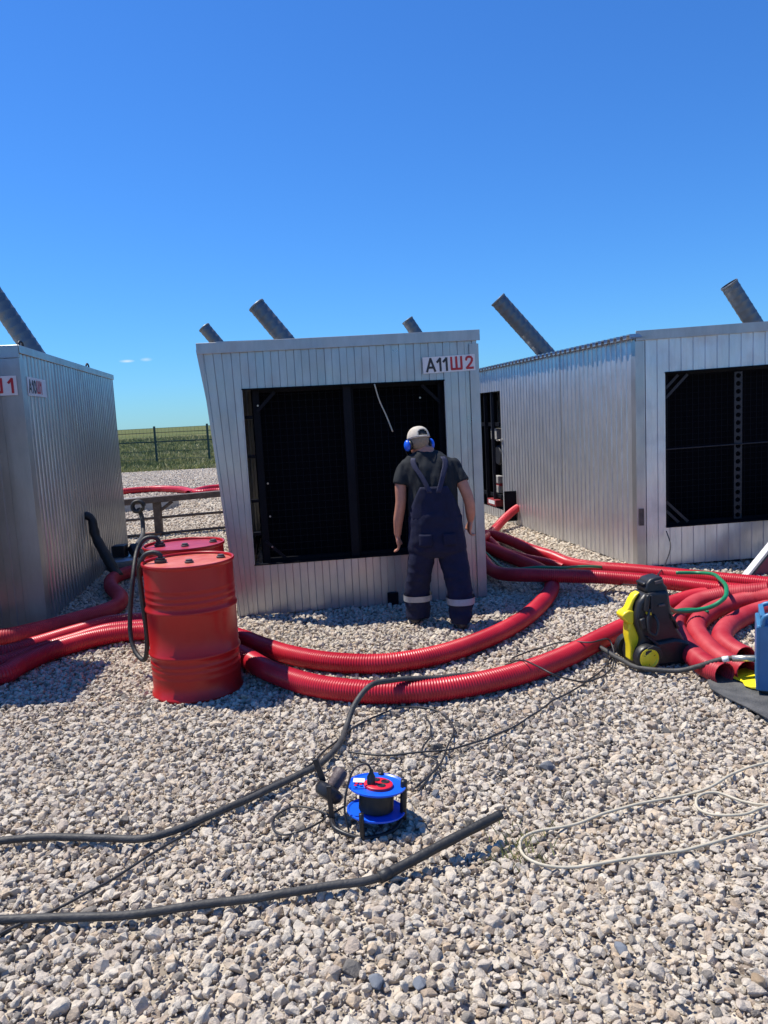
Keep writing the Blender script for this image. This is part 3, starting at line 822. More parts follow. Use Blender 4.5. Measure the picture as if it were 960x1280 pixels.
# the generator seen through the doorway
def inside(s, i, z): return on(BLr, FLr, s, -i, z)
MB().add([inside(.10, .0, .05), inside(.10, 2.3, .05), inside(.10, 2.3, 2.4), inside(.10, .0, 2.4)], [(0, 1, 2, 3)]).build('shade_sheet', 'doorway_shade', cr)  # added dark sheet in place of shade at the interior's far end
MB().add([inside(.10, .95, .05), inside(2.6, .95, .05), inside(2.6, .95, 2.4), inside(.10, .95, 2.4)], [(0, 1, 2, 3)]).build('shade_sheet', 'doorway_shade', cr)  # second added sheet, darkening the view in through the doorway like shade
ge = thing('generator_set', inside(1.2, .3, 0), 'dark machinery with pale panels seen through the doorway of the right container', 'generator')
for (s_, i_, z, w, h, mt) in ((1.66, .05, 1.15, .05, 1.9, 'grey_steel'), (1.30, .06, 1.1, .06, 1.9, 'dim_steel'), (1.05, .30, 1.1, .08, 1.9, 'dim_steel')):
    MB().bar(inside(s_, i_, z - h / 2), inside(s_, i_, z + h / 2), w, w, (0, 1, 0)).build('upright', mt, ge, bevel=.005)
for z in (1.52, .34):
    MB().bar(inside(1.9, .10, z), inside(.8, .10, z), .05, .06).build('cross_rail', 'dim_steel', ge, bevel=.004)
for (s_, i_, z, w, h, mt) in ((1.52, .16, 1.36, .30, .18, 'concrete'), (1.56, .16, .60, .30, .12, 'concrete'), (1.56, .16, .44, .30, .12, 'concrete'), (1.56, .17, .52, .30, .06, 'paint_darkred')):
    MB().bar(inside(s_ - w / 2, i_, z), inside(s_ + w / 2, i_, z), .10, h).build('control_panel', mt, ge, bevel=.008)
MB().bar(inside(.3, .60, .8), inside(1.6, .60, .8), .5, 1.1).build('engine_block', 'black_steel', ge, bevel=.03)
MB().lathe([(.15, -.03), (.17, 0), (.15, .03)], inside(1.5, .2, 1.0), inside(0, 1, 0) - inside(0, 0, 0), 24).build('fan_housing', 'grey_steel', ge, auto=40)
MB().bar(inside(1.42, .06, .23), inside(1.85, .06, .23), .14, .11).build('base_tray', 'paint_darkred', ge, bevel=.008)
MB().bar(inside(1.50, -.012, .24), inside(1.80, -.012, .24), .004, .06).build('label_plate', 'sign_white', ge)
# ---- second-row container behind, carrying two more ducts
FLb, FRb = (-2.55, 14.2), (1.58, 14.5); BLb, BRb = (-2.95, 18.6), (1.45, 18.9)
cb_ = thing('equipment_container', (-.9, 15, 0), 'hidden container behind the middle one, only its two far grey ducts show', 'container', 'corrugated equipment containers')
for a, b in ((FLb, FRb), (FRb, BRb), (BRb, BLb), (BLb, FLb)): solid_wall(cb_, a, b, ZB, 2.40, .134, 'galv', 1.2)
roof(cb_, [FLb, FRb, BRb, BLb], 2.40); skid(cb_, [FLb, FRb, BRb, BLb])
duct(cb_, dp(255, 409, 15.6), dp(282, 441, 15.6), .118, extra=1.2); duct(cb_, dp(509, 400, 15.8), dp(524, 422, 15.8), .118, extra=1.2)

# ---- added cabin, unseen left of the frame, only there to cast the gravel shadow
ca = thing('shadow_cabin', (-4.2, 5.8, 0), 'narrow corrugated cabin added unseen left of the view to cast the gravel shadow', 'cabin')
c4 = [(-5.3, 5.24), (-3.24, 5.30), (-3.26, 6.12), (-5.32, 6.06)]
for a, b in zip(c4, c4[1:] + c4[:1]): solid_wall(ca, a, b, ZB, 2.46, .134, 'galv', 1.2)
roof(ca, c4, 2.46, over=.02); skid(ca, c4)

# ------------------------------------------------------------------ red corrugated hoses
HZ = .082
def hose(pts, label, r=.070, z=HZ, mat='hose_red', pitch=.0175, depth=.006, n=16, zs=None, group='red corrugated hoses', name='corrugated_hose'):
    """pts are sighted (u, v) of the centre line lying on the gravel; zs overrides height per point"""
    W = []
    for i, p in enumerate(pts):
        if len(p) == 3: W.append(Vector(p))
        else: W.append(gp(p[0], p[1], zs[i] if zs else z))
    c = spline(W, pitch / 4)
    rad = [r - depth * (0, .12, 1, .88)[i % 4] for i in range(len(c))]
    for i, p in enumerate(c):
        s = i * pitch / 4
        p.z += .006 * noise.noise(Vector((s * .9, r * 31, W[0].x)))
    mb = MB().tube(c, rad, n, False)
    # open ends: a short inner bore
    for a, b in ((c[0], c[min(20, len(c) - 1)]), (c[-1], c[max(-21, -len(c))])):
        pass
    o = mb.build(name, mat, None, True, origin=c[0])
    s = o.modifiers.new('wall', 'SOLIDIFY'); s.thickness = .004; s.offset = -1
    return tag(o, label, 'hose', group)

hose([(-5.6, 6.30, .082), (-3.95, 6.26, .082), (0, 818), (45, 806), (95, 791), (140, 779), (190, 776), (240, 781), (298, 796), (330, 808), (365, 819), (420, 828), (480, 829), (540, 820), (600, 801), (650, 776), (678, 753), (690, 734), (684, 718), (668, 708), (650, 701), (625, 691), (603, 682), (575, 672)],
     'red hose curving behind the drums and past the worker, the upper of the two arcs')
hose([(-5.8, 4.80, .082), (-3.55, 4.95, .082), (0, 844), (25, 831), (62, 815), (125, 797), (178, 790), (235, 795), (298, 817), (340, 840), (400, 858), (480, 865), (560, 860), (640, 844), (700, 824), (755, 797), (795, 777), (835, 757), (875, 745), (920, 741), (1000, 750), (1400, 800)],
     'red hose arcing widest across the gravel to the washer, lower of two arcs', r=.073)
hose([(-5.6, 6.56, .082), (-3.95, 6.50, .082), (0, 797), (50, 787), (105, 772), (142, 760), (151, 748), (139, 734), (143, 722), (165, 714), (200, 709), (250, 706)],
     'red hose with a sharp bend beside the left container wall', r=.074, mat='hose_red_dusty', depth=.004)
hose([(-5.8, 5.02, .082), (-3.6, 5.12, .082), (0, 830), (40, 817), (90, 802), (140, 788), (185, 784), (230, 789), (262, 792)],
     'short red hose squeezed between two others left of the drums', r=.066)
hose([(560, 672), (592, 684), (604, 699), (616, 713), (634, 718), (678, 719), (760, 722), (830, 728), (900, 736), (960, 742), (1080, 756), (1400, 770)],
     'long level red hose from middle container to right edge, front of a pair', r=.066, zs=[.1, .1, .1, .11, .15, .19, .15, .14, .14, .14, .14, .1])
hose([(560, 655), (585, 662), (602, 667), (618, 669), (643, 678), (664, 687), (689, 695), (712, 704), (740, 709), (800, 714), (880, 722), (960, 730), (1080, 742), (1400, 750)],
     'red hose slanting in front of the right container, then rear of the level pair', r=.066, zs=[.1, .1, .1, .1, .1, .1, .1, .1, .1, .12, .14, .14, .14, .1])
hose([(575, 650), (600, 664), (617, 679), (626, 687), (652, 696), (684, 703), (705, 709)],
     'thin dark red hose lying between the two slanting ones', r=.045, z=.06)
port_w = Vector((2.06, 11.65, .26))
hose([(2.22, 11.72, .30), (2.06, 11.62, .27), (1.80, 11.25, .18), (1.60, 10.85, .10), (1.42, 10.3, .09), (1.2, 9.7, .09)],
     'red hose stub coming out of the port in the right container wall', r=.062, mat='hose_red')
hose([(960, 738), (930, 741), (905, 744), (876, 751), (855, 765), (844, 780), (850, 797), (866, 818), (886, 834), (906, 843)],
     'leftmost of three red hose bends beside the yellow washer', r=.072, mat='hose_red_dusty', depth=.004, zs=[.2, .17, .14, .1, .085, .085, .085, .085, .085, .085])
hose([(1010, 740), (975, 744), (940, 749), (902, 759), (877, 773), (870, 787), (882, 806), (905, 826), (934, 840)],
     'middle of three red hose bends beside the yellow washer', r=.072, mat='hose_red_dusty', depth=.004, zs=[.2, .18, .13, .1, .09, .085, .085, .085, .085])
hose([(1020, 754), (985, 757), (960, 761), (930, 771), (908, 785), (903, 800), (915, 812), (932, 821)],
     'rightmost of three red hose bends, nearest the blue box', r=.072, mat='hose_red_dusty', depth=.004)
hose([(120, 617), (155, 614), (190, 611), (225, 612), (250, 616), (275, 614), (330, 613)],
     'far red hose lying on the gravel beyond the brown pipe rail', r=.09, z=.1, n=10, pitch=.05)
hose([(235, 617), (262, 610), (300, 607), (350, 607)],
     'far red hose crossing the others beyond the pipe rail, beside the middle container', r=.08, z=.1, n=10, pitch=.05)

# ------------------------------------------------------------------ steel drums
def drum(loc, label, lid_mat, turn):
    t = thing('steel_drum', loc, label, 'drum', 'red steel drums')
    x, y, z = loc; R_ = .288
    prof = [(.283, 0), (.297, .0), (.299, .008), (.297, .018), (R_, .026)]
    def ring(h, a, w): return [(R_, h - w), (R_ + a * .7, h - w * .45), (R_ + a, h), (R_ + a * .7, h + w * .45), (R_, h + w)]
    for h, a, w in ((.14, .002, .014), (.185, .003, .015), (.225, .004, .015), (.285, .011, .020), (.575, .011, .020), (.635, .004, .015), (.675, .003, .015), (.72, .002, .014)): prof += ring(h, a, w)
    prof += [(R_, .855), (.297, .862), (.299, .872), (.297, .880), (.290, .881), (.284, .876), (.283, .866)]
    b = MB().lathe(prof, loc, (0, 0, 1), 64, True, False).build('shell', 'drum_red', t, auto=50)
    MB().lathe([(.284, .862), (.2, .864), (.0001, .863)], loc, (0, 0, 1), 48, False, False).build('lid', lid_mat, t, True)
    return t
D1 = Vector((-1.305, 4.99, .005)); D2 = Vector((-1.50, 5.66, .01))
d1 = drum(D1, 'nearer red steel drum with sun-faded orange lid', 'drum_lid', 0)
d2 = drum(D2, 'farther red steel drum, mostly hidden, with a crimson lid', 'drum_lid_dark', 0)
def lid_bits(t, c):
    for dx, dy, kind in ((.02, -.05, 'cap'), (.20, .08, 'cap'), (-.18, .0, 'neck')):
        p = c + Vector((dx, dy, .868))
        if kind == 'cap': MB().lathe([(.030, 0), (.030, .006), (.023, .008), (.022, .018), (.012, .020)], p, (0, 0, 1), 14).build('bung_cap', 'bung', t, auto=30)
        else: MB().lathe([(.04, 0), (.04, .014), (.03, .016), (.03, .03)], p, (0, 0, 1), 16).build('bung_neck', 'rubber', t, auto=30)
lid_bits(d1, D1); lid_bits(d2, D2)
ua, ub = D2 + Vector((-.18, 0, .885)), D1 + Vector((-.18, 0, .885))
U = [ua, ua + Vector((-.02, -.01, .045)), ua + Vector((-.09, -.03, .05)), ua + Vector((-.14, -.06, -.01)), dp(166, 725, 5.42), dp(163, 790, 5.36), dp(169, 814, 5.30), dp(180, 825, 5.22), dp(184, 805, 5.14), dp(180, 765, 5.10), dp(174, 715, 5.07), ub + Vector((-.135, -.0, -.02)), ub + Vector((-.10, 0, .035)), ub + Vector((-.04, 0, .05)), ub + Vector((0, 0, .03)), ub]
tag(MB().tube(spline(U, .012), .0165, 10).build('drum_hose', 'rubber', None, True, origin=U[0]), 'black rubber hose looping from one drum lid down to the other', 'hose')

# ------------------------------------------------------------------ grey pressure hose, black hose, cables
def cable(pts, r, mat, name, label, cat='cable', z=None, zs=None, group=None, wig=0.0, n=8, step=.02):
    z = (.022 + r) if z is None else z
    W = [Vector(p) if len(p) == 3 else gp(p[0], p[1], zs[i] if zs else z) for i, p in enumerate(pts)]
    c = spline(W, step)
    for i, p in enumerate(c):
        s = i * step
        p.z += .006 * noise.noise(Vector((s * 6, W[0].x * 3, 0)))
        if wig: p.x += wig * noise.noise(Vector((s * 5, 0, W[0].y * 7))); p.y += wig * noise.noise(Vector((s * 5, 9, W[0].y * 7)))
    return tag(MB().tube(c, r, n).build(name, mat, None, True, origin=W[0]), label, cat, group)
ph = [(-420, 1150), (-60, 1068), (0, 1052), (60, 1046), (130, 1048), (185, 1047), (240, 1029), (300, 1003), (355, 978), (400, 955), (424, 930), (434, 905), (444, 880), (462, 858), (492, 850), (560, 846), (640, 836), (700, 812), (740, 806), (775, 824), (800, 835), (850, 838), (905, 824), (952, 823)]
# over the lower arc hose the grey hose is lifted
zz = [.04] * 12 + [.12, .185, .175, .14, .12, .12, .08, .05, .045, .06, .17, .19]
g_hose = cable(ph, .016, 'rubber_grey', 'pressure_hose', 'long grey rubber hose snaking from the blue box to the left edge', 'hose', zs=zz, n=12)
pe = gp(952, 823, .19)
MB().tube([gp(915, 823, .185), pe], .020, 12).build('hose_fitting', 'brass', g_hose, True)
MB().tube([gp(903, 824.5, .172), gp(911, 823.2, .182)], .0185, 12).build('hose_collar', 'plastic_white', g_hose, True)
bl = [(-420, 1140), (-60, 1152), (0, 1149), (80, 1147), (160, 1143), (250, 1131), (330, 1121), (400, 1110), (455, 1102), (480, 1095)]
b_hose = cable(bl, .0155, 'rubber_grey', 'black_hose', 'dark hose in the foreground with a thick sleeved end tipping up', 'hose', n=12)
sl = spline([gp(478, 1095.5, .04), gp(500, 1084, .05), (gp(560, 1052, .085)), gp(626, 1018, .12)], .02)
MB().tube(sl, [.0195 + .0007 * math.sin(i * .9) for i in range(len(sl))], 12).build('sleeve', 'rubber', b_hose, True)
MB().tube([sl[0] + (sl[0] - sl[1]) * .6, sl[1] + (sl[2] - sl[1]) * .8], .0225, 12).build('collar', 'rubber', b_hose, True)
cable([(-380, 1290), (-40, 1192), (0, 1168), (70, 1135), (150, 1094), (215, 1052), (275, 1012), (330, 985), (385, 958), (420, 925), (470, 895), (510, 884), (545, 888), (566, 908), (560, 935), (545, 962), (520, 985)],
      .0055, 'cable_black', 'power_cable', 'thin black cable from the bottom left edge, looping behind the blue reel', wig=.012)
cable([(436, 940), (470, 943), (520, 941), (565, 937), (610, 922), (650, 903), (690, 878), (725, 857), (752, 838), (768, 815), (782, 790), (800, 765)],
      .0055, 'cable_black', 'power_cable', 'thin black cable running from the reel across to the yellow washer', wig=.015, zs=[.03] * 9 + [.05, .2, .35])
cable([(530, 895), (538, 915), (530, 940), (545, 950), (540, 965), (522, 990)], .005, 'cable_black', 'power_cable', 'tangled black cable strand just right of the blue reel', wig=.02)
cable([(418, 1022), (395, 1012), (365, 1008), (344, 1020), (342, 1036), (356, 1044), (385, 1036), (410, 1020), (432, 1008)], .0045, 'cable_black', 'power_cable', 'small loop of thin black cable left of the blue reel', wig=.006)
cable([(632, 831), (655, 826), (690, 842), (725, 852), (752, 846), (768, 822), (762, 800), (740, 803), (700, 803), (668, 812), (640, 822)], .0055, 'cable_black', 'power_cable', 'thin black cable looped over the lower red hose near the washer', zs=[.05, .16, .17, .06, .04, .04, .12, .16, .12, .06, .05], wig=.008)
cable([(760, 752), (757, 742), (770, 733), (790, 731), (806, 735)], .006, 'cable_black', 'power_cable', 'black cable loop in the shade behind the washer', wig=.006, zs=[.03, .03, .04, .25, .45])
cable([(1300, 905), (1040, 935), (960, 953), (920, 965), (885, 985), (850, 995), (780, 1009), (720, 1029), (672, 1040), (651, 1052), (655, 1070), (680, 1081), (735, 1082), (790, 1072), (850, 1064), (915, 1046), (960, 1034), (1040, 1018), (1300, 960)],
      .0062, 'cable_white', 'white_cable', 'long white cable doubling back in a wide U on the gravel', wig=.008)
cable([(1300, 940), (1040, 985), (960, 1006), (930, 1001), (895, 991), (873, 996), (873, 1010), (890, 1018), (925, 1018), (955, 1009), (1040, 990), (1300, 925)],
      .0062, 'cable_white', 'white_cable', 'white cable with a small tight loop at the right edge', wig=.004)
W_ = [dp(833, 664, 8.04), dp(838, 680, 7.9), dp(832, 704, 7.5), dp(824, 716, 6.9), dp(812, 734, 5.6), dp(804, 752, 5.05)]
tag(MB().tube(spline(W_, .03), .006, 8).build('power_cable', 'cable_black', None, True, origin=W_[0]), 'thin black cable hanging from the right container opening down to the washer', 'cable')
# green water hoses
gw = [Vector((1.86, 5.05, .40)), gp(846, 764, .22), gp(868, 763, .20), gp(890, 758, .22), gp(905, 748, .27), gp(908, 736, .30), gp(900, 724, .27), gp(888, 717, .22), gp(872, 716, .2), gp(845, 716, .2)]
tag(MB().tube(spline(gw, .02), .0165, 10).build('water_hose', 'hose_green', None, True, origin=gw[0]), 'bright green water hose arching over the red hoses beside the washer', 'hose')
gw = [Vector((1.88, 5.10, .34)), gp(838, 768, .2), gp(852, 762, .17), gp(872, 762, .16), gp(886, 765, .15)]
tag(MB().tube(spline(gw, .02), .012, 10).build('water_hose', 'hose_green', None, True, origin=gw[0]), 'short green hose end behind the washer, under the arching one', 'hose')
gw = [gp(590, 680, .1), gp(606, 690, .1), gp(616, 699, .1), gp(630, 710, .12), gp(650, 711, .2), gp(672, 709, .22), gp(700, 709.5, .2), gp(730, 708, .18), gp(755, 709, .12), gp(785, 712, .05)]
tag(MB().tube(spline(gw, .02), .014, 10).build('water_hose', 'hose_green', None, True, origin=gw[0]), 'dark green hose lying along the red hoses in front of the right container', 'hose')

# ------------------------------------------------------------------ pressure washer
pw0 = Vector((1.755, 5.0, .015))
pw = thing('pressure_washer', pw0, 'upright black and yellow pressure washer standing among the red hoses', 'pressure washer')
RZ = Matrix.Rotation(math.radians(9), 3, 'Z')
K = .00063    # metres per sketch unit
def sk(pts): return [((x - 480) * K, (1120 - z) * K) for x, z in pts]
def pp_(poly, y0, y1, name, mat, bev=.008, parent=pw):
    o = MB().prism(sk(poly), y0, y1, RZ, pw0).build(name, mat, parent, bevel=bev, seg=3)
    o.data.polygons.foreach_set('use_smooth', [True] * len(o.data.polygons)); o.data.set_sharp_from_angle(angle=math.radians(50))
    return o
pp_([(215, 1000), (250, 900), (430, 850), (640, 830), (790, 870), (850, 960), (860, 1100), (230, 1105)], -.115, .13, 'base', 'plastic_black', .018)
pp_([(225, 560), (262, 420), (330, 345), (420, 320), (600, 320), (625, 520), (690, 720), (780, 860), (760, 930), (250, 930), (290, 820), (225, 650)], -.085, .095, 'body', 'plastic_black', .022)
pp_([(352, 300), (372, 235), (415, 192), (470, 180), (548, 172), (566, 250), (600, 290), (608, 345), (400, 350), (356, 335)], -.062, .072, 'handle', 'plastic_black', .014)
pp_([(335, 255), (350, 225), (410, 228), (405, 262)], -.05, .06, 'handle_grip', 'plastic_black', .010)
pp_([(452, 215), (545, 200), (550, 235), (458, 250)], -.068, .078, 'handle_insert', 'grip', .004)
# the yellow front: a narrow moulded shell with a pointed nose and a wing rising to the handle
pp_([(320, 325), (262, 405), (232, 480), (236, 560), (150, 560), (150, 520), (185, 480), (222, 400), (262, 350)], -.036, .036, 'front_shell', 'plastic_yellow', .010)
pp_([(236, 520), (236, 640), (215, 665), (160, 640), (112, 590), (102, 555), (130, 528), (180, 505)], -.050, .050, 'front_shell', 'plastic_yellow', .020)
pp_([(232, 640), (312, 835), (280, 930), (262, 1060), (196, 1060), (196, 900), (172, 790), (176, 650)], -.042, .042, 'front_shell', 'plastic_yellow', .012)
pp_([(372, 345), (392, 345), (392, 525), (372, 525)], -.108, -.080, 'lance_holder', 'grey_steel', .004)
pp_([(330, 505), (385, 515), (392, 560), (335, 545)], -.094, -.083, 'badge', 'plastic_yellow', .002)
pp_([(300, 510), (330, 345), (372, 330), (352, 520)], -.108, -.06, 'gun_holder', 'plastic_black', .008)
pp_([(250, 590), (310, 570), (335, 690), (270, 705)], -.112, -.075, 'trigger_rest', 'plastic_black', .01)
pp_([(600, 560), (640, 600), (705, 720), (680, 738), (640, 650), (610, 630)], -.10, -.07, 'hose_bracket', 'plastic_black', .006)
pp_([(320, 780), (335, 770), (455, 860), (440, 885)], -.118, -.09, 'edge_strip', 'grey_steel', .003)
pp_([(470, 455), (540, 450), (545, 475), (475, 478)], -.097, -.075, 'switch', 'grip', .004)
pp_([(255, 940), (285, 870), (355, 850), (425, 880), (455, 950), (435, 1000), (395, 920), (345, 900), (300, 930), (285, 990)], -.165, -.10, 'wheel_arch', 'plastic_black', .006)
MB().tube(spline([pw0 + RZ @ Vector(((x - 480) * K, y, (1120 - z) * K)) for x, y, z in ((420, -.09, 560), (440, -.12, 640), (410, -.125, 760), (340, -.12, 720), (330, -.115, 610), (365, -.10, 480))], .012), .009, 8).build('gun_hose', 'cable_black', pw, True)
for yy, sgn in ((-.13, -1), (.145, 1)):
    c = pw0 + RZ @ Vector(((305 - 480) * K, yy, .086)); ax = RZ @ Vector((0, sgn, 0))
    wh = MB().lathe([(.05, -.03), (.078, -.03), (.087, -.02), (.087, .016), (.080, .028), (.066, .030), (.064, .018)], c, ax, 32, True, False).build('wheel', 'plastic_black', pw, auto=35)
    MB().lathe([(.066, .014), (.066, .034), (.058, .036), (.052, .030), (.03, .036), (.0005, .038)], c, ax, 28, False, False).build('hub', 'plastic_yellow', wh, auto=35)
    mbs = MB()
    for k in range(3):
        a = k * 2.094 + .5; e = Vector((math.cos(a), 0, math.sin(a))); e = RZ @ e
        mbs.bar(c + ax * .036, c + ax * .032 + e * .046, .003, .004, ax)
    mbs.build('spoke', 'plastic_black', wh)

# ------------------------------------------------------------------ blue box on its rubber mat
MB_ = MB(); poly = [gp(884, 852, .03), gp(893, 843, .03), gp(925, 838, .03), gp(1010, 846, .03), gp(1090, 900, .03), gp(1040, 935, .03), gp(985, 915, .03), gp(960, 900, .03), gp(935, 886, .03), gp(905, 872, .03), gp(888, 862, .03)]
n = len(poly); MB_.add([p for p in poly] + [p + Vector((0, 0, .012)) for p in poly], [tuple(range(n - 1, -1, -1)), tuple(range(n, 2 * n))] + [(i, (i + 1) % n, (i + 1) % n + n, i + n) for i in range(n)])
tag(MB_.build('rubber_mat', 'rubber_mat', None, bevel=.004, origin=poly[0]), 'dark grey rubber mat under the blue box at the right edge', 'mat')
bx0 = gp(941, 868, .045); bx0.x += .02
bb = thing('blue_box', bx0 + Vector((.25, .15, 0)), 'blue painted metal box with raised handle rim at the right edge', 'box')
RB = Matrix.Rotation(math.radians(-24), 3, 'Z')
def bxp(x, y, z): return bx0 + RB @ Vector((x, y, z))
MB().box(bxp(.27, .15, .215), (.54, .30, .39), RB).build('case', 'box_blue', bb, bevel=.010, seg=3)
MB().box(bxp(.27, .15, .412), (.50, .26, .008), RB).build('lid_panel', 'box_blue', bb, bevel=.003)
for y in (.012, .288):
    MB().tube(spline([bxp(.03, y, .40), bxp(.035, y, .45), bxp(.06, y, .468), bxp(.48, y, .468), bxp(.505, y, .45), bxp(.51, y, .40)], .015), .014, 8).build('handle_rail', 'box_blue', bb, True)
MB().box(bxp(.03, .15, .455), (.028, .27, .026), RB).build('handle_rail', 'box_blue', bb, bevel=.006)
for x, y in ((.07, .05), (.47, .05), (.07, .25), (.47, .25)):
    MB().lathe([(.035, 0), (.04, .006), (.04, .026)], bxp(x, y, -.006), (0, 0, 1), 14).build('foot', 'rubber', bb, auto=40)
MB().box(bxp(.0, -.001, .215) + Vector((.004, -.002, 0)), (.014, .008, .37), RB).build('edge_fold', 'box_blue', bb, bevel=.002)
yp = [gp(904, 843, .05), gp(938, 838, .05), gp(975, 846, .05), gp(970, 866, .05), gp(940, 861, .05), gp(931, 858, .05), gp(928, 853, .05)]
MBy = MB(); n = len(yp); hts = [.006, .03, .04, .03, .012, .008, .008]
MBy.add([p for p in yp] + [p + Vector((0, 0, h)) for p, h in zip(yp, hts)], [tuple(range(n - 1, -1, -1)), tuple(range(n, 2 * n))] + [(i, (i + 1) % n, (i + 1) % n + n, i + n) for i in range(n)])
tag(MBy.build('yellow_wedge', 'plastic_yellow', None, bevel=.003, origin=yp[0]), 'yellow plastic wedge lying on the mat behind the blue box', 'wedge')

# ------------------------------------------------------------------ board leaning at the right edge
lb0 = dp(928, 724, 7.35); lb0.z = .06
lb = thing('leaning_board', lb0, 'white and dark red board leaning against the right container', 'board')
ldir = (dp(962, 682, 7.55) - dp(928, 724, 7.40)).normalized()
a = dp(926, 727, 7.38); b = a + ldir * 1.55
sd = Vector((.06, -.22, -.15)).normalized(); nrm = ldir.cross(sd).normalized(); sd = nrm.cross(ldir)
MB().bar(a, b, .055, .05, nrm).build('edge_rail', 'paint_white', lb, bevel=.004)
q = ldir.cross(Vector((0, -1, 0))).normalized()
q = -q if q.x < 0 else q
MB().bar(a + q * .030, b + q * .030, .004, .05, q).build('seam', 'rubber', lb)
MB().bar(a + q * .13 + Vector((0, .02, 0)), b + q * .13 + Vector((0, .02, 0)), .03, .20, q).build('panel', 'paint_darkred', lb, bevel=.003)

# ------------------------------------------------------------------ cable reel
rc = gp(470, 1043, 0); rc.z = .03
cr0 = Vector((rc.x, rc.y + .07, .03))
re = thing('cable_reel', cr0, 'blue cable reel lying flat with a red socket plate and black frame', 'cable reel')
tl = Matrix.Rotation(math.radians(-4), 3, 'X') @ Matrix.Rotation(math.radians(5), 3, 'Y')
axr = tl @ Vector((0, 0, 1))
RD = .126
for h, nm in ((.035, 'lower_flange'), (.145, 'upper_flange')):
    MB().lathe([(.02, 0), (RD - .004, 0), (RD, .004), (RD, .010), (RD - .006, .011), (RD - .012, .006), (.02, .006)], cr0 + axr * h, axr, 48).build(nm, 'plastic_blue', re, auto=35)
mbw = MB(); prof = []
for k in range(11):
    prof += [(.070, .046 + k * .0088), (.0755, .046 + k * .0088 + .0044)]
MB().lathe(prof + [(.07, .144)], cr0, axr, 40).build('wound_cable', 'cable_black', re, True)
sp_ = MB().lathe([(.062, .152), (.062, .162), (.056, .166), (.0, .166)], cr0 + tl @ Vector((.006, -.012, 0)), axr, 36, True, False).build('socket_plate', 'plastic_red', re, auto=35)
for a in (0, 1.57, 3.14, 4.71):
    c = cr0 + tl @ Vector((.006 + .032 * math.cos(a + .4), -.012 + .032 * math.sin(a + .4), .166))
    MB().lathe([(.019, 0), (.019, .002), (.016, .003), (.014, .0005), (.0005, .0005)], c, axr, 18, True, False).build('socket', 'plastic_black' if a != 3.14 else 'plastic_red', sp_, auto=30)
c = cr0 + tl @ Vector((-.026, -.024, .167))
pl = MB().lathe([(.018, 0), (.018, .03), (.010, .045), (.007, .06)], c, axr, 16).build('plug', 'plastic_black', re, auto=40)
MB().tube(spline([c + axr * .058, c + axr * .085 + Vector((-.02, 0, 0)), c + axr * .075 + Vector((-.07, -.01, 0)), c + axr * .0 + Vector((-.10, -.03, 0)), c + Vector((-.115, -.05, -.09)), c + Vector((-.10, -.08, -.17))], .01), .0048, 8).build('plug_cord', 'cable_black', re, True)
MB().box(cr0 + tl @ Vector((-.078, .02, .1595)), (.05, .045, .002), tl).build('sticker', 'plastic_white', re)
for k, (dx, dy, w) in enumerate(((-.088, -.012, .012), (-.070, -.020, .012), (-.092, -.034, .010))):
    MB().box(cr0 + tl @ Vector((dx, dy, .1595)), (w, .012, .002), tl).build('sticker_mark', 'plastic_red', re)
def reel_post(pa, pb, r=.012): MB().tube(spline([pa, pa.lerp(pb, .5), pb], .02), r, 10).build('frame_post', 'plastic_black', re, True)
reel_post(cr0 + Vector((-.055, -.115, -.03)), cr0 + Vector((-.055, -.115, .095)), .011)
reel_post(cr0 + Vector((.118, -.01, .0)), cr0 + Vector((.130, .0, .17)), .015)
reel_post(cr0 + Vector((.03, .12, -.02)), cr0 + Vector((.03, .125, .15)), .012)
MB().tube(spline([cr0 + Vector((.118, -.01, .005)), cr0 + Vector((.07, -.075, -.015)), cr0 + Vector((-.05, -.115, -.018)), cr0 + Vector((-.17, -.06, -.0)), cr0 + Vector((-.195, .03, .0))], .02), .010, 10).build('frame_foot', 'plastic_black', re, True)
hb_ = cr0 + Vector((-.195, .085, .10))
ha = Vector((.45, .35, .55)).normalized()
MB().lathe([(.03, -.045), (.052, -.04), (.066, -.02), (.066, .004), (.058, .012), (.03, .018)], hb_, ha, 32).build('brake_disc', 'plastic_black', re, auto=35)
MB().lathe([(.026, .015), (.030, .03), (.030, .085), (.026, .098), (.012, .102)], hb_, ha, 24).build('hand_grip', 'grip', re, auto=35)
MB().bar(hb_ + Vector((.0, -.06, .05)), hb_ + Vector((.005, -.065, -.115)), .022, .014, (0, 1, 0)).build('frame_post', 'plastic_black', re, bevel=.003)
MB().bar(hb_ + Vector((-.03, .02, .03)), hb_ + Vector((-.062, .03, .135)), .026, .018, (0, 1, 0)).build('crank_arm', 'plastic_black', re, bevel=.004)

# ------------------------------------------------------------------ a few stones that stand out, and weeds
def big_stone(u, v, d, seed, mat, label, flat=(1, .8, .65), tone=0):
    me = hull_mesh('stone', seed, 18, flat, MATS[mat]); o = bpy.data.objects.new('stone', me); COL.objects.link(o)
    g = gp(u, v, .018); o.location = g; o.scale = (d, d, d); o.rotation_euler = (.2, .1, seed)
    tag(o, label, 'stone', 'single darker stones in the gravel')
pbr('stone_tan', (.34, .25, .16), .9, 0, .2, 30, .5, 70); pbr('stone_blue', (.20, .22, .25), .85, 0, .2, 30, .5, 70); pbr('stone_buff', (.40, .33, .25), .9, 0, .2, 30, .5, 70)
big_stone(684, 957, .085, 3, 'dark_stone', 'dark grey stone lying alone above the white cable')
big_stone(777, 1186, .066, 8, 'stone_blue', 'bluish grey stone below the white cable, right foreground')
big_stone(470, 1226, .066, 5, 'stone_blue', 'flat blue-grey stone at the bottom centre, left of another')
big_stone(524, 1230, .062, 11, 'stone_blue', 'slate blue stone at the bottom centre, right of another')
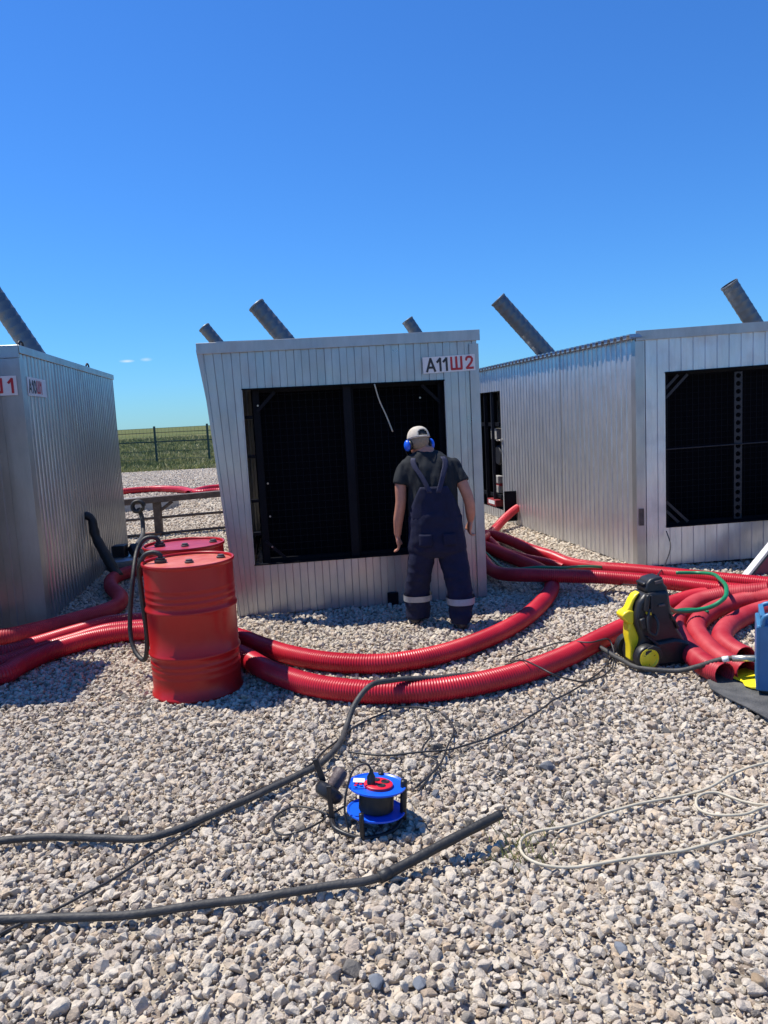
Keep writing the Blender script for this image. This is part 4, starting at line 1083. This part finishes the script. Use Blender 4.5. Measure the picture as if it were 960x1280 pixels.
big_stone(948, 1226, .062, 14, 'stone_tan', 'tan stone at the bottom right')
big_stone(545, 993, .06, 17, 'dark_stone', 'dark stone right of the blue reel')
big_stone(620, 1063, .05, 19, 'stone_tan', 'orange-tan stone beside the tip of the dark hose')
big_stone(912, 1168, .05, 23, 'stone_buff', 'buff stone in the right foreground')
wd = MB(); r = random.Random(3)
for _ in range(90):
    g = gp(r.gauss(650, 22), r.gauss(1062, 14), .01); b = r.uniform(0, 6.28); l = r.uniform(.02, .06); w = .003
    tx, ty = math.cos(b) * l * .6, math.sin(b) * l * .6
    wd.add([g + Vector((-w, 0, 0)), g + Vector((w, 0, 0)), g + Vector((tx, ty, l))], [(0, 1, 2)])
tag(wd.build('weeds', gm[0], None), 'sparse low weeds growing in the gravel inside the white cable bend', 'weeds', kind='stuff')

# ------------------------------------------------------------------ behind: pipe rail, slab, pump, fence
r0, r1 = dp(120, 631, 12.3), dp(330, 612, 13.0)
pr_ = thing('pipe_rail', (r0.x, r0.y, 0), 'low brown steel rail on posts between the left and middle containers', 'rail')
dr = (r1 - r0)
MB().bar(r0, r1, .16, .10).build('beam', 'rail_rust', pr_, bevel=.01)
for u in (193, 300):
    t = (u - 120) / 210; p = r0.lerp(r1, t)
    MB().bar(Vector((p.x, p.y, -.01)), p - Vector((0, 0, .05)), .12, .10, (0, 1, 0)).build('post', 'rail_rust', pr_, bevel=.006)
    MB().bar(p + Vector((.06, 0, -.18)), p + Vector((.24, .06, -.05)), .05, .05).build('gusset', 'rail_rust', pr_, bevel=.004)
MB().tube([Vector((r0.x, r0.y, .28)), Vector((r1.x, r1.y, .30))], .022, 8).build('lower_rod', 'rail_rust', pr_, True)
MB().tube([Vector((r0.x, r0.y - .1, .03)), Vector((r1.x, r1.y - .1, .05))], .022, 8).build('lower_rod', 'rail_rust', pr_, True)
MB().box(dp(190, 668, 12.5), (.35, .18, .05)).build('foot_plate', 'rust', pr_, bevel=.005)
hc = dp(175, 632, 12.25)
hg = thing('hanging_hose', (hc.x, hc.y, 0), 'coiled black hose hung over the brown rail', 'hose')
MB().tube([hc + Vector((.085 * math.cos(t), -.05 - .01 * t, .085 * math.sin(t))) for t in np.linspace(0, 12.5, 50)], .026, 8).build('coil', 'rubber', hg, True)
MB().tube(spline([hc + Vector((-.01, -.05, -.04)), dp(177, 645, 12.15), dp(179, 664, 12.0), dp(172, 680, 11.2), dp(160, 697, 10.0), dp(155, 704, 9.6)], .04), .036, 8).build('drop_tube', 'rubber_grey', hg, True)
p = gp(178, 632, .1)
tag(MB().box(p + Vector((-.5, .3, 0)), (2.2, .9, .24)).build('concrete_slab', 'concrete', None, bevel=.02, origin=p), 'grey concrete slab lying behind the brown rail', 'slab')
pm0 = gp(152, 708, 0)
pm = thing('drain_pump', pm0, 'small grey pump with black motor box beside the left container', 'pump')
MB().lathe([(.22, .02), (.24, .06), (.24, .10), (.2, .12), (.08, .13)], pm0, (0, 0, 1), 32).build('casing', 'galv_trim', pm, auto=40)
MB().box(pm0 + Vector((-.0, 0, .20)), (.16, .16, .16)).build('motor', 'plastic_black', pm, bevel=.01)
MB().lathe([(.1, -.06), (.13, 0), (.1, .06)], pm0 + Vector((.17, .1, .16)), (1, .2, .5), 20).build('outlet', 'grey_steel', pm, auto=40)
# black sleeve running down the left container wall
sA = on(FRl, BRl, 1.92, .02, .82)
sleeve = [on(FRl, BRl, 1.92, -.03, .80), on(FRl, BRl, 1.92, .06, .76), on(FRl, BRl, 1.88, .10, .55), on(FRl, BRl, 1.80, .22, .30), on(FRl, BRl, 1.72, .34, .08)]
tag(MB().tube(spline(sleeve, .03), [.045 + .012 * noise.noise(Vector((k * .4, 0, 0))) + .015 * min(1, k / 20) for k in range(len(spline(sleeve, .03)))], 12).build('drain_sleeve', 'rubber', None, True, origin=sA), 'black flexible sleeve coming out of the left container wall to the red hose', 'sleeve')
# fence
fp0, fp1 = Vector((-10.87, 37.4, 0)), Vector((-8.14, 36.6, 0)); fd = fp1 - fp0
fe = thing('field_fence', (fp0.x, fp0.y, 0), 'thin dark green wire fence along the edge of the grassland', 'fence')
for k in range(-5, 9):
    p = fp0 + fd * k
    MB().box(p + Vector((0, 0, .90)), (.085, .085, 1.86)).build('post', 'fence_paint', fe)
A_, B_ = fp0 + fd * -5, fp0 + fd * 8
for z, r in ((1.08, .030), (1.52, .016), (.62, .010), (.25, .012), (1.74, .008)):
    MB().tube([A_ + Vector((0, 0, z)), B_ + Vector((0, 0, z))], r, 6).build('wire', 'fence_paint', fe)
mb = MB(); q = A_.copy(); L_ = (B_ - A_).length; du = (B_ - A_) / L_; s = 0
while s < L_:
    p = A_ + du * s; mb.bar(p + Vector((0, 0, .1)), p + Vector((0, 0, 1.74)), .006, .006, (0, 1, 0)); s += .2
mb.build('mesh_wire', 'fence_paint', fe)

# ------------------------------------------------------------------ the worker
def remesh(mb, voxel, smooth_it, name, disp=None, fac=.5):
    me = bpy.data.meshes.new('tmp'); me.from_pydata([tuple(v) for v in mb.v], [], mb.f); me.update()
    bm = bmesh.new(); bm.from_mesh(me); bmesh.ops.recalc_face_normals(bm, faces=bm.faces); bm.to_mesh(me); bm.free()
    o = bpy.data.objects.new('tmp', me); COL.objects.link(o)
    r = o.modifiers.new('r', 'REMESH'); r.mode = 'VOXEL'; r.voxel_size = voxel; r.use_smooth_shade = True
    s = o.modifiers.new('s', 'SMOOTH'); s.factor = fac; s.iterations = smooth_it
    bpy.context.view_layer.update()
    res = bpy.data.meshes.new_from_object(o.evaluated_get(bpy.context.evaluated_depsgraph_get()))
    bpy.data.objects.remove(o)
    res.name = name
    if disp:
        nn = [v.normal.copy() for v in res.vertices]
        for v, q in zip(res.vertices, nn): v.co += q * disp(v.co)
    res.polygons.foreach_set('use_smooth', [True] * len(res.polygons)); res.update()
    return res
def mesh_part(name, me, mat, parent):
    off = ORIGIN[parent.name]
    for v in me.vertices: v.co -= off
    me.materials.clear(); me.materials.append(MATS[mat])
    o = bpy.data.objects.new(name, me); COL.objects.link(o); o.parent = parent; ORIGIN[o.name] = off
    return o
def loft(mb, st, n=24, power=2.4):
    """stations (centre, rx, ry) stacked in horizontal slices (superellipse)"""
    vs = []; fs = []
    for c, rx, ry in st:
        for k in range(n):
            a = 2 * math.pi * k / n; ca, sa = math.cos(a), math.sin(a)
            vs.append(Vector(c) + Vector((rx * math.copysign(abs(ca) ** (2 / power), ca), ry * math.copysign(abs(sa) ** (2 / power), sa), 0)))
    m = len(st)
    for i in range(m - 1):
        for k in range(n):
            k2 = (k + 1) % n; fs.append((i * n + k, i * n + k2, (i + 1) * n + k2, (i + 1) * n + k))
    fs.append(tuple(range(n - 1, -1, -1))); fs.append(tuple((m - 1) * n + k for k in range(n)))
    return mb.add(vs, fs)
def slab_at(l, r, v, y, ry, dx=0.0):
    a, b = dp(l, v, y), dp(r, v, y); c = (a + b) / 2; c.z = (a.z + b.z) / 2
    return (c, (b - a).length / 2 + dx, ry)
pe0 = Vector((.40, 6.24, 0))
man = thing('person', pe0, 'person in navy bib overalls, dark shirt, beige cap and blue earmuffs facing the black opening', 'person')
# torso slices, shared by body and shirt (sighted left, right, row, depth y, half thickness)
TOR = [(513, 575, 652, 6.25, .135), (512, 574, 640, 6.255, .135), (511, 572, 622, 6.265, .135), (510, 571, 606, 6.275, .13), (508, 570, 594, 6.285, .125), (503, 570, 583, 6.295, .11), (504, 567, 576, 6.30, .095), (510, 557, 569.5, 6.305, .08), (520, 545, 564, 6.31, .068), (522, 542, 558, 6.32, .062)]
LEGL = [(512, 546, 688, 6.25, .115), (510, 543, 700, 6.26, .115), (508, 539, 718, 6.28, .105), (507, 537.5, 735, 6.31, .10), (507, 537, 748, 6.33, .10), (508, 537, 762, 6.345, .10), (508.5, 536.5, 771, 6.355, .098)]
LEGR = [(545, 582, 686, 6.25, .115), (549, 585, 700, 6.235, .115), (555, 589, 719, 6.20, .108), (559, 591, 736, 6.17, .102), (561, 591, 750, 6.15, .102), (562, 590, 766, 6.135, .10), (563, 588, 777, 6.125, .098)]
HIP = [(512, 576, 645, 6.25, .145), (511, 578, 660, 6.25, .15), (511, 581, 675, 6.25, .155), (511, 582, 686, 6.25, .15), (514, 579, 694, 6.25, .11)]
ARM_L = [dp(506, 583, 6.30), dp(501, 603, 6.27), dp(501, 627, 6.26), dp(498, 650, 6.28), dp(497, 669, 6.31)]
ARM_R = [dp(566, 580, 6.30), dp(576, 600, 6.26), dp(586, 625, 6.25), dp(588, 640, 6.27), dp(588, 650, 6.30)]
AR = [.044, .049, .044, .042, .029]
def taper(pts, rs, step=.015):
    c = spline(pts, step); m = len(c); k = len(rs) - 1; out = []
    # radius by nearest arc position of the control points
    arc = [0]
    for a, b in zip(c, c[1:]): arc.append(arc[-1] + (b - a).length)
    key = [min(range(m), key=lambda i: (c[i] - Vector(p)).length) for p in pts]
    key[0] = 0; key[-1] = m - 1
    for i in range(m):
        j = 0
        while j < k - 1 and i > key[j + 1]: j += 1
        t = (i - key[j]) / max(1, key[j + 1] - key[j]); t = min(1, max(0, t)); out.append(rs[j] + (rs[j + 1] - rs[j]) * t)
    return c, out
bd = MB()
loft(bd, [slab_at(l + 1.5, r - 1.5, v, y, t - .012) for l, r, v, y, t in TOR])
loft(bd, [slab_at(l + 2, r - 2, v, y, t - .02) for l, r, v, y, t in HIP])
for LG in (LEGL, LEGR): loft(bd, [slab_at(l + 4.5, r - 4.5, v, y, t - .03) for l, r, v, y, t in LG])
for A_pts in (ARM_L, ARM_R): c, r_ = taper(A_pts, AR); bd.tube(c, r_, 16)
# neck and head
HC = dp(523.5, 552, 6.345); HC.y = 6.345
face = Vector((-.38, .92, -.18)).normalized(); side = face.cross(Vector((0, 0, 1))).normalized(); hup = side.cross(face)
c, r_ = taper([dp(532, 572, 6.31), dp(529, 563, 6.325), HC + Vector((.01, -.01, -.03))], [.066, .060, .060]); bd.tube(c, r_, 18)
def ell(mb, c, ax, n=20, m=12):
    vs = []; fs = []
    for i in range(m + 1):
        p = math.pi * i / m
        for k in range(n):
            a = 2 * math.pi * k / n
            vs.append(Vector(c) + ax[0] * (math.sin(p) * math.cos(a)) + ax[1] * (math.sin(p) * math.sin(a)) + ax[2] * math.cos(p))
    for i in range(m):
        for k in range(n):
            k2 = (k + 1) % n; fs.append((i * n + k, i * n + k2, (i + 1) * n + k2, (i + 1) * n + k))
    return mb.add(vs, fs)
ell(bd, HC + hup * .015, (side * .076, face * .096, hup * .10))
ell(bd, HC + face * .035 - hup * .06, (side * .058, face * .062, hup * .06))            # jaw
ell(bd, HC + face * .082 - hup * .095, (side * .022, face * .02, hup * .02))            # chin
ell(bd, HC + face * .104 - hup * .025, (side * .013, face * .020, hup * .024))          # nose
ell(bd, HC + face * .090 - hup * .062, (side * .026, face * .012, hup * .010))          # lips
for s in (-1, 1): ell(bd, HC + side * (.078 * s) - hup * .02, (side * .010, face * .018, hup * .030))
# hands: palm, four fingers, thumb
def hand(mb, wrist, tip_dir, palm_n, thumb_dir, curl, L=.185):
    d = Vector(tip_dir).normalized(); t = Vector(thumb_dir); t = (t - d * t.dot(d)).normalized(); nrm = Vector(palm_n); nrm = (nrm - d * nrm.dot(d) - t * nrm.dot(t)).normalized()
    pc = wrist + d * .050
    ell(mb, pc, (t * .042, nrm * .019, d * .056)); ell(mb, wrist + d * .012, (t * .031, nrm * .022, d * .04))
    for k, (off, ln) in enumerate(((.030, .072), (.010, .080), (-.010, .074), (-.029, .058))):
        b = pc + d * .040 + t * off; pts = [b - d * .02]; dirv = d.copy(); p = b
        for seg, cu in ((.45, curl), (.32, curl * 1.5), (.23, curl)):
            pts.append(p.copy()); dirv = (Matrix.Rotation(cu, 3, t) @ dirv); 
            if (dirv - d).dot(nrm) < 0: pass
            p = p + dirv * (ln * seg)
        pts.append(p); c, r_ = taper(pts, [.0105, .0105, .010, .009, .0075], .006); mb.tube(c, r_, 10)
    b = wrist + d * .022 + t * .026
    c, r_ = taper([b, b + t * .022 + d * .022, b + t * .026 + d * .050 + nrm * .010, b + t * .018 + d * .072 + nrm * .018], [.014, .013, .011, .009], .006); mb.tube(c, r_, 10)
hand(bd, ARM_L[-1], (.10, .08, -1), (1, -.1, 0), (.15, .9, 0), .42)
hand(bd, ARM_R[-1], (-.14, .10, -1), (-1, -.1, 0), (-.15, .9, 0), -.55)
body = mesh_part('body', remesh(bd, .006, 6, 'body'), 'skin', man)
for s in (-1, 1):
    ell_mb = MB(); ell(ell_mb, HC + side * (.031 * s) + face * .088 + hup * .002, (side * .012, face * .010, hup * .010), 12, 8); ell_mb.build('eye', 'eye', body, True)
# shirt
def folds(amp, fx, fz, seed):
    def f(p): return amp * (noise.noise(Vector((p.x * fx, p.y * fx, p.z * fz + seed))) + .5 * noise.noise(Vector((p.x * fx * 2.3, p.y * fx * 2.3, p.z * fz * 2.1 + seed))))
    return f
sb_ = MB()
loft(sb_, [slab_at(l - .5, r + .5, v, y, t + .004) for l, r, v, y, t in TOR[:-1]])
def sleeve_end(pts, frac): return [pts[0], pts[0].lerp(pts[1], .5), pts[1]]
for A_pts in (ARM_L, ARM_R):
    e = A_pts[1] + (A_pts[1] - A_pts[0]).normalized() * .02
    ins = A_pts[0] + Vector((.05 if A_pts is ARM_L else -.05, 0, .005))
    c, r_ = taper([ins, A_pts[0], A_pts[0].lerp(e, .5), e], [.05, .056, .063, .062]); sb_.tube(c, r_, 18)
mesh_part('shirt', remesh(sb_, .008, 6, 'shirt', folds(.013, 12, 5, 2)), 'shirt', man)
# overalls: legs and hips in one, then the back bib and straps
ov = MB()
loft(ov, [slab_at(l - 1, r + 1, v, y, t + .006) for l, r, v, y, t in HIP])
loft(ov, [slab_at(l, r, v, y, t + .006) for l, r, v, y, t in ((516, 571, 629, 6.262, .126), (514, 573, 634, 6.255, .140), (512, 575, 645, 6.25, .15), (511, 577, 656, 6.25, .15))])
for LG in (LEGL, LEGR): loft(ov, [slab_at(l, r, v, y, t + .004) for l, r, v, y, t in LG])
def tfold(p):
    low = max(0.0, min(1.0, (.75 - p.z) / .6))
    return .009 * noise.noise(Vector((p.x * 8, p.y * 8, p.z * 7))) + (.009 * low) * (1 - 2.2 * abs(noise.noise(Vector((p.x * 5, p.y * 5 + p.x * 6, p.z * 15))))) + .004 * noise.noise(Vector((p.x * 16, p.y * 16, p.z * 20)))
overalls = mesh_part('overalls', remesh(ov, .008, 5, 'overalls', tfold), 'denim', man)
# bib panel follows the back of the torso
def torso_at(z):
    S = [slab_at(l, r, v, y, t) for l, r, v, y, t in TOR]
    for (c0, a0, b0), (c1, a1, b1) in zip(S, S[1:]):
        if c0.z <= z <= c1.z:
            t = (z - c0.z) / (c1.z - c0.z); return c0.lerp(c1, t), a0 + (a1 - a0) * t, b0 + (b1 - b0) * t
    return S[0] if z < S[0][0].z else S[-1]
def back_pt(xn, z, off):
    """point on the back: xn in -1..1 across"""
    c, rx, ry = torso_at(z); p = 2.4
    y = ry * max(0, 1 - abs(xn) ** p) ** (1 / p)
    return Vector((c.x + xn * (rx + off * .6), c.y - y - off, z))
def back_panel(rows, off, name, mat, parent, nx=14):
    vs = []; fs = []
    for z, x0, x1 in rows:
        for i in range(nx + 1): vs.append(back_pt(x0 + (x1 - x0) * i / nx, z, off(z) if callable(off) else off))
    for j in range(len(rows) - 1):
        for i in range(nx):
            a = j * (nx + 1) + i; fs.append((a, a + 1, a + nx + 2, a + nx + 1))
    o = MB().add(vs, fs).build(name, mat, parent, True)
    s = o.modifiers.new('thick', 'SOLIDIFY'); s.thickness = .006; s.offset = 1
    return o
zw, zb = .90, 1.17
rows = []
for k in range(13):
    t = k / 12; z = zw + (zb - zw) * t; hw = 1.0 - .48 * t ** 1.6
    rows.append((z, -hw - .0, hw))
back_panel(rows, lambda z: .010 + .004 * (z - zw) / (zb - zw), 'back_bib', 'denim', overalls)
ztop = 1.40
for s in (-1, 1):
    rw = []
    for k in range(15):
        t = k / 14; z = zb - .05 + (ztop - zb + .05) * t; xm = s * (.16 + .50 * t); rw.append((z, xm - .10, xm + .10))
    back_panel(rw, .016, 'strap', 'strap_blue', overalls, 4)
for x0, x1 in ((-.66, -.20), (.20, .66)):
    vs = []; fs = []
    for j in range(7):
        vv = 664 + 15 * j / 6
        for a_, b_ in zip(HIP, HIP[1:]):
            if a_[2] <= vv <= b_[2]:
                t = (vv - a_[2]) / (b_[2] - a_[2]); q_ = [a_[i] + (b_[i] - a_[i]) * t for i in range(5)]; break
        c_, rx_, ry_ = slab_at(*q_); ry_ += .016
        for i in range(7):
            xn = x0 + (x1 - x0) * i / 6
            vs.append(Vector((c_.x + xn * rx_, c_.y - ry_ * (1 - abs(xn) ** 2.4) ** (1 / 2.4), c_.z)))
    for j in range(6):
        for i in range(6): a = j * 7 + i; fs.append((a, a + 1, a + 8, a + 7))
    pk = MB().add(vs, fs).build('back_pocket', 'denim', overalls, True)
    s_ = pk.modifiers.new('thick', 'SOLIDIFY'); s_.thickness = .006; s_.offset = 0
# reflective bands
for LG, v0, v1 in ((LEGL, 742, 749), (LEGR, 745, 753)):
    st = []
    for v in np.linspace(v0, v1, 4):
        for a, b in zip(LG, LG[1:]):
            if a[2] <= v <= b[2]:
                t = (v - a[2]) / (b[2] - a[2]); q_ = [a[i] + (b[i] - a[i]) * t for i in range(5)]
                st.append(slab_at(q_[0] - 2.6, q_[1] + 2.6, v, q_[3], q_[4] + .026))
    mb = MB(); loft(mb, st, 32); mb.f = mb.f[:-2]; mb.build('reflective_band', 'reflective', overalls, True)
# boots
for LG, g in ((LEGL, (-.02, .0)), (LEGR, (.01, 0))):
    c, rx, ry = slab_at(*LG[-1]); mb = MB(); base = Vector((c.x + g[0], c.y + .012, .022))
    loft(mb, [(base + Vector((0, .03, 0)), .050, .140), (base + Vector((0, .03, .02)), .052, .143), (base + Vector((0, .025, .05)), .050, .132), (base + Vector((0, -.01, .085)), .048, .085), (base + Vector((0, -.015, .12)), .044, .050)], 20)
    mesh_part('boot', remesh(mb, .008, 4, 'boot'), 'boot', man)
# hair, cap, earmuffs
hm = MB(); ell(hm, HC - face * .006 + hup * .012, (side * .0795, face * .096, hup * .098))
hair = hm
keep = []
for f in hair.f:
    q_ = sum((hair.v[i] for i in f), Vector()) / 4 - HC
    if q_.dot(face) < .02 and -.075 < q_.dot(hup) < .05: keep.append(f)
hair.f = keep; ho = hair.build('hair', 'hair', man, True)
s_ = ho.modifiers.new('thick', 'SOLIDIFY'); s_.thickness = .004; s_.offset = 1
cp = MB(); vs = []; fs = []; n, m = 40, 12
for i in range(m + 1):
    p = (math.pi / 2) * i / m
    for k in range(n):
        a = 2 * math.pi * k / n
        vs.append(HC + hup * .022 + side * (.087 * math.cos(p) ** .8 * math.cos(a)) + face * (.107 * math.cos(p) ** .8 * math.sin(a)) + hup * (.100 * math.sin(p) ** .95))
for i in range(m):
    for k in range(n):
        k2 = (k + 1) % n; a = 2 * math.pi * (k + .5) / n
        back = abs(((a - 1.5 * math.pi + math.pi) % (2 * math.pi)) - math.pi)
        if i in (1, 2, 3, 4) and back < .50 * math.sqrt(max(0, 1 - ((i - 1) / 4.2) ** 2)): continue   # fitting gap above the strap
        fs.append((i * n + k, i * n + k2, (i + 1) * n + k2, (i + 1) * n + k))
co = cp.add(vs, fs).build('cap', 'cap_cloth', man, True)
s_ = co.modifiers.new('thick', 'SOLIDIFY'); s_.thickness = .004; s_.offset = 1
ga = MB(); ell(ga, HC + hup * .024 - face * .004, (side * .083, face * .099, hup * .092)); ga.f = [f for f in ga.f if (sum((ga.v[i] for i in f), Vector()) / 4 - HC).dot(hup) > .045]
ga.build('cap_lining', 'cap_dark', co, True)
bk = MB(); vs = []; fs = []
for i in range(7):
    t = i / 6
    for k in range(13):
        a = (-.5 + k / 12) * 1.9
        vs.append(HC + hup * (.030 - .03 * t * t - .012 * (1 - math.cos(a))) + side * (.087 * math.sin(a) * (1 - .1 * t)) + face * (.104 * math.cos(a * .8) + .075 * t * math.cos(a * .9)))
for i in range(6):
    for k in range(12):
        a = i * 13 + k; fs.append((a, a + 1, a + 14, a + 13))
bo = bk.add(vs, fs).build('bill', 'cap_cloth', co, True); s_ = bo.modifiers.new('thick', 'SOLIDIFY'); s_.thickness = .004
em = thing('earmuffs', HC, 'bright blue ear defenders worn over the beige cap', 'earmuffs')
for s in (-1, 1):
    c0 = HC + side * (.086 * s) - hup * .028 - face * .002
    MB().lathe([(.030, -.012), (.040, -.008), (.041, .006), (.036, .012)], c0, side * s, 24).build('cushion', 'plastic_black', em, True)
    cu = MB(); ell(cu, c0 + side * (s * .022), (side * .026, face * .038, hup * .047), 24, 14); cu.build('cup', 'plastic_blue', em, True)
bandp = [HC + side * (.118 * math.cos(t)) + face * (.10 * math.sin(t) * .9) - hup * (.045 + .085 * math.sin(t)) for t in np.linspace(0, math.pi, 25)]
MB().tube(bandp, .005, 8).build('neck_band', 'plastic_black', em, True)
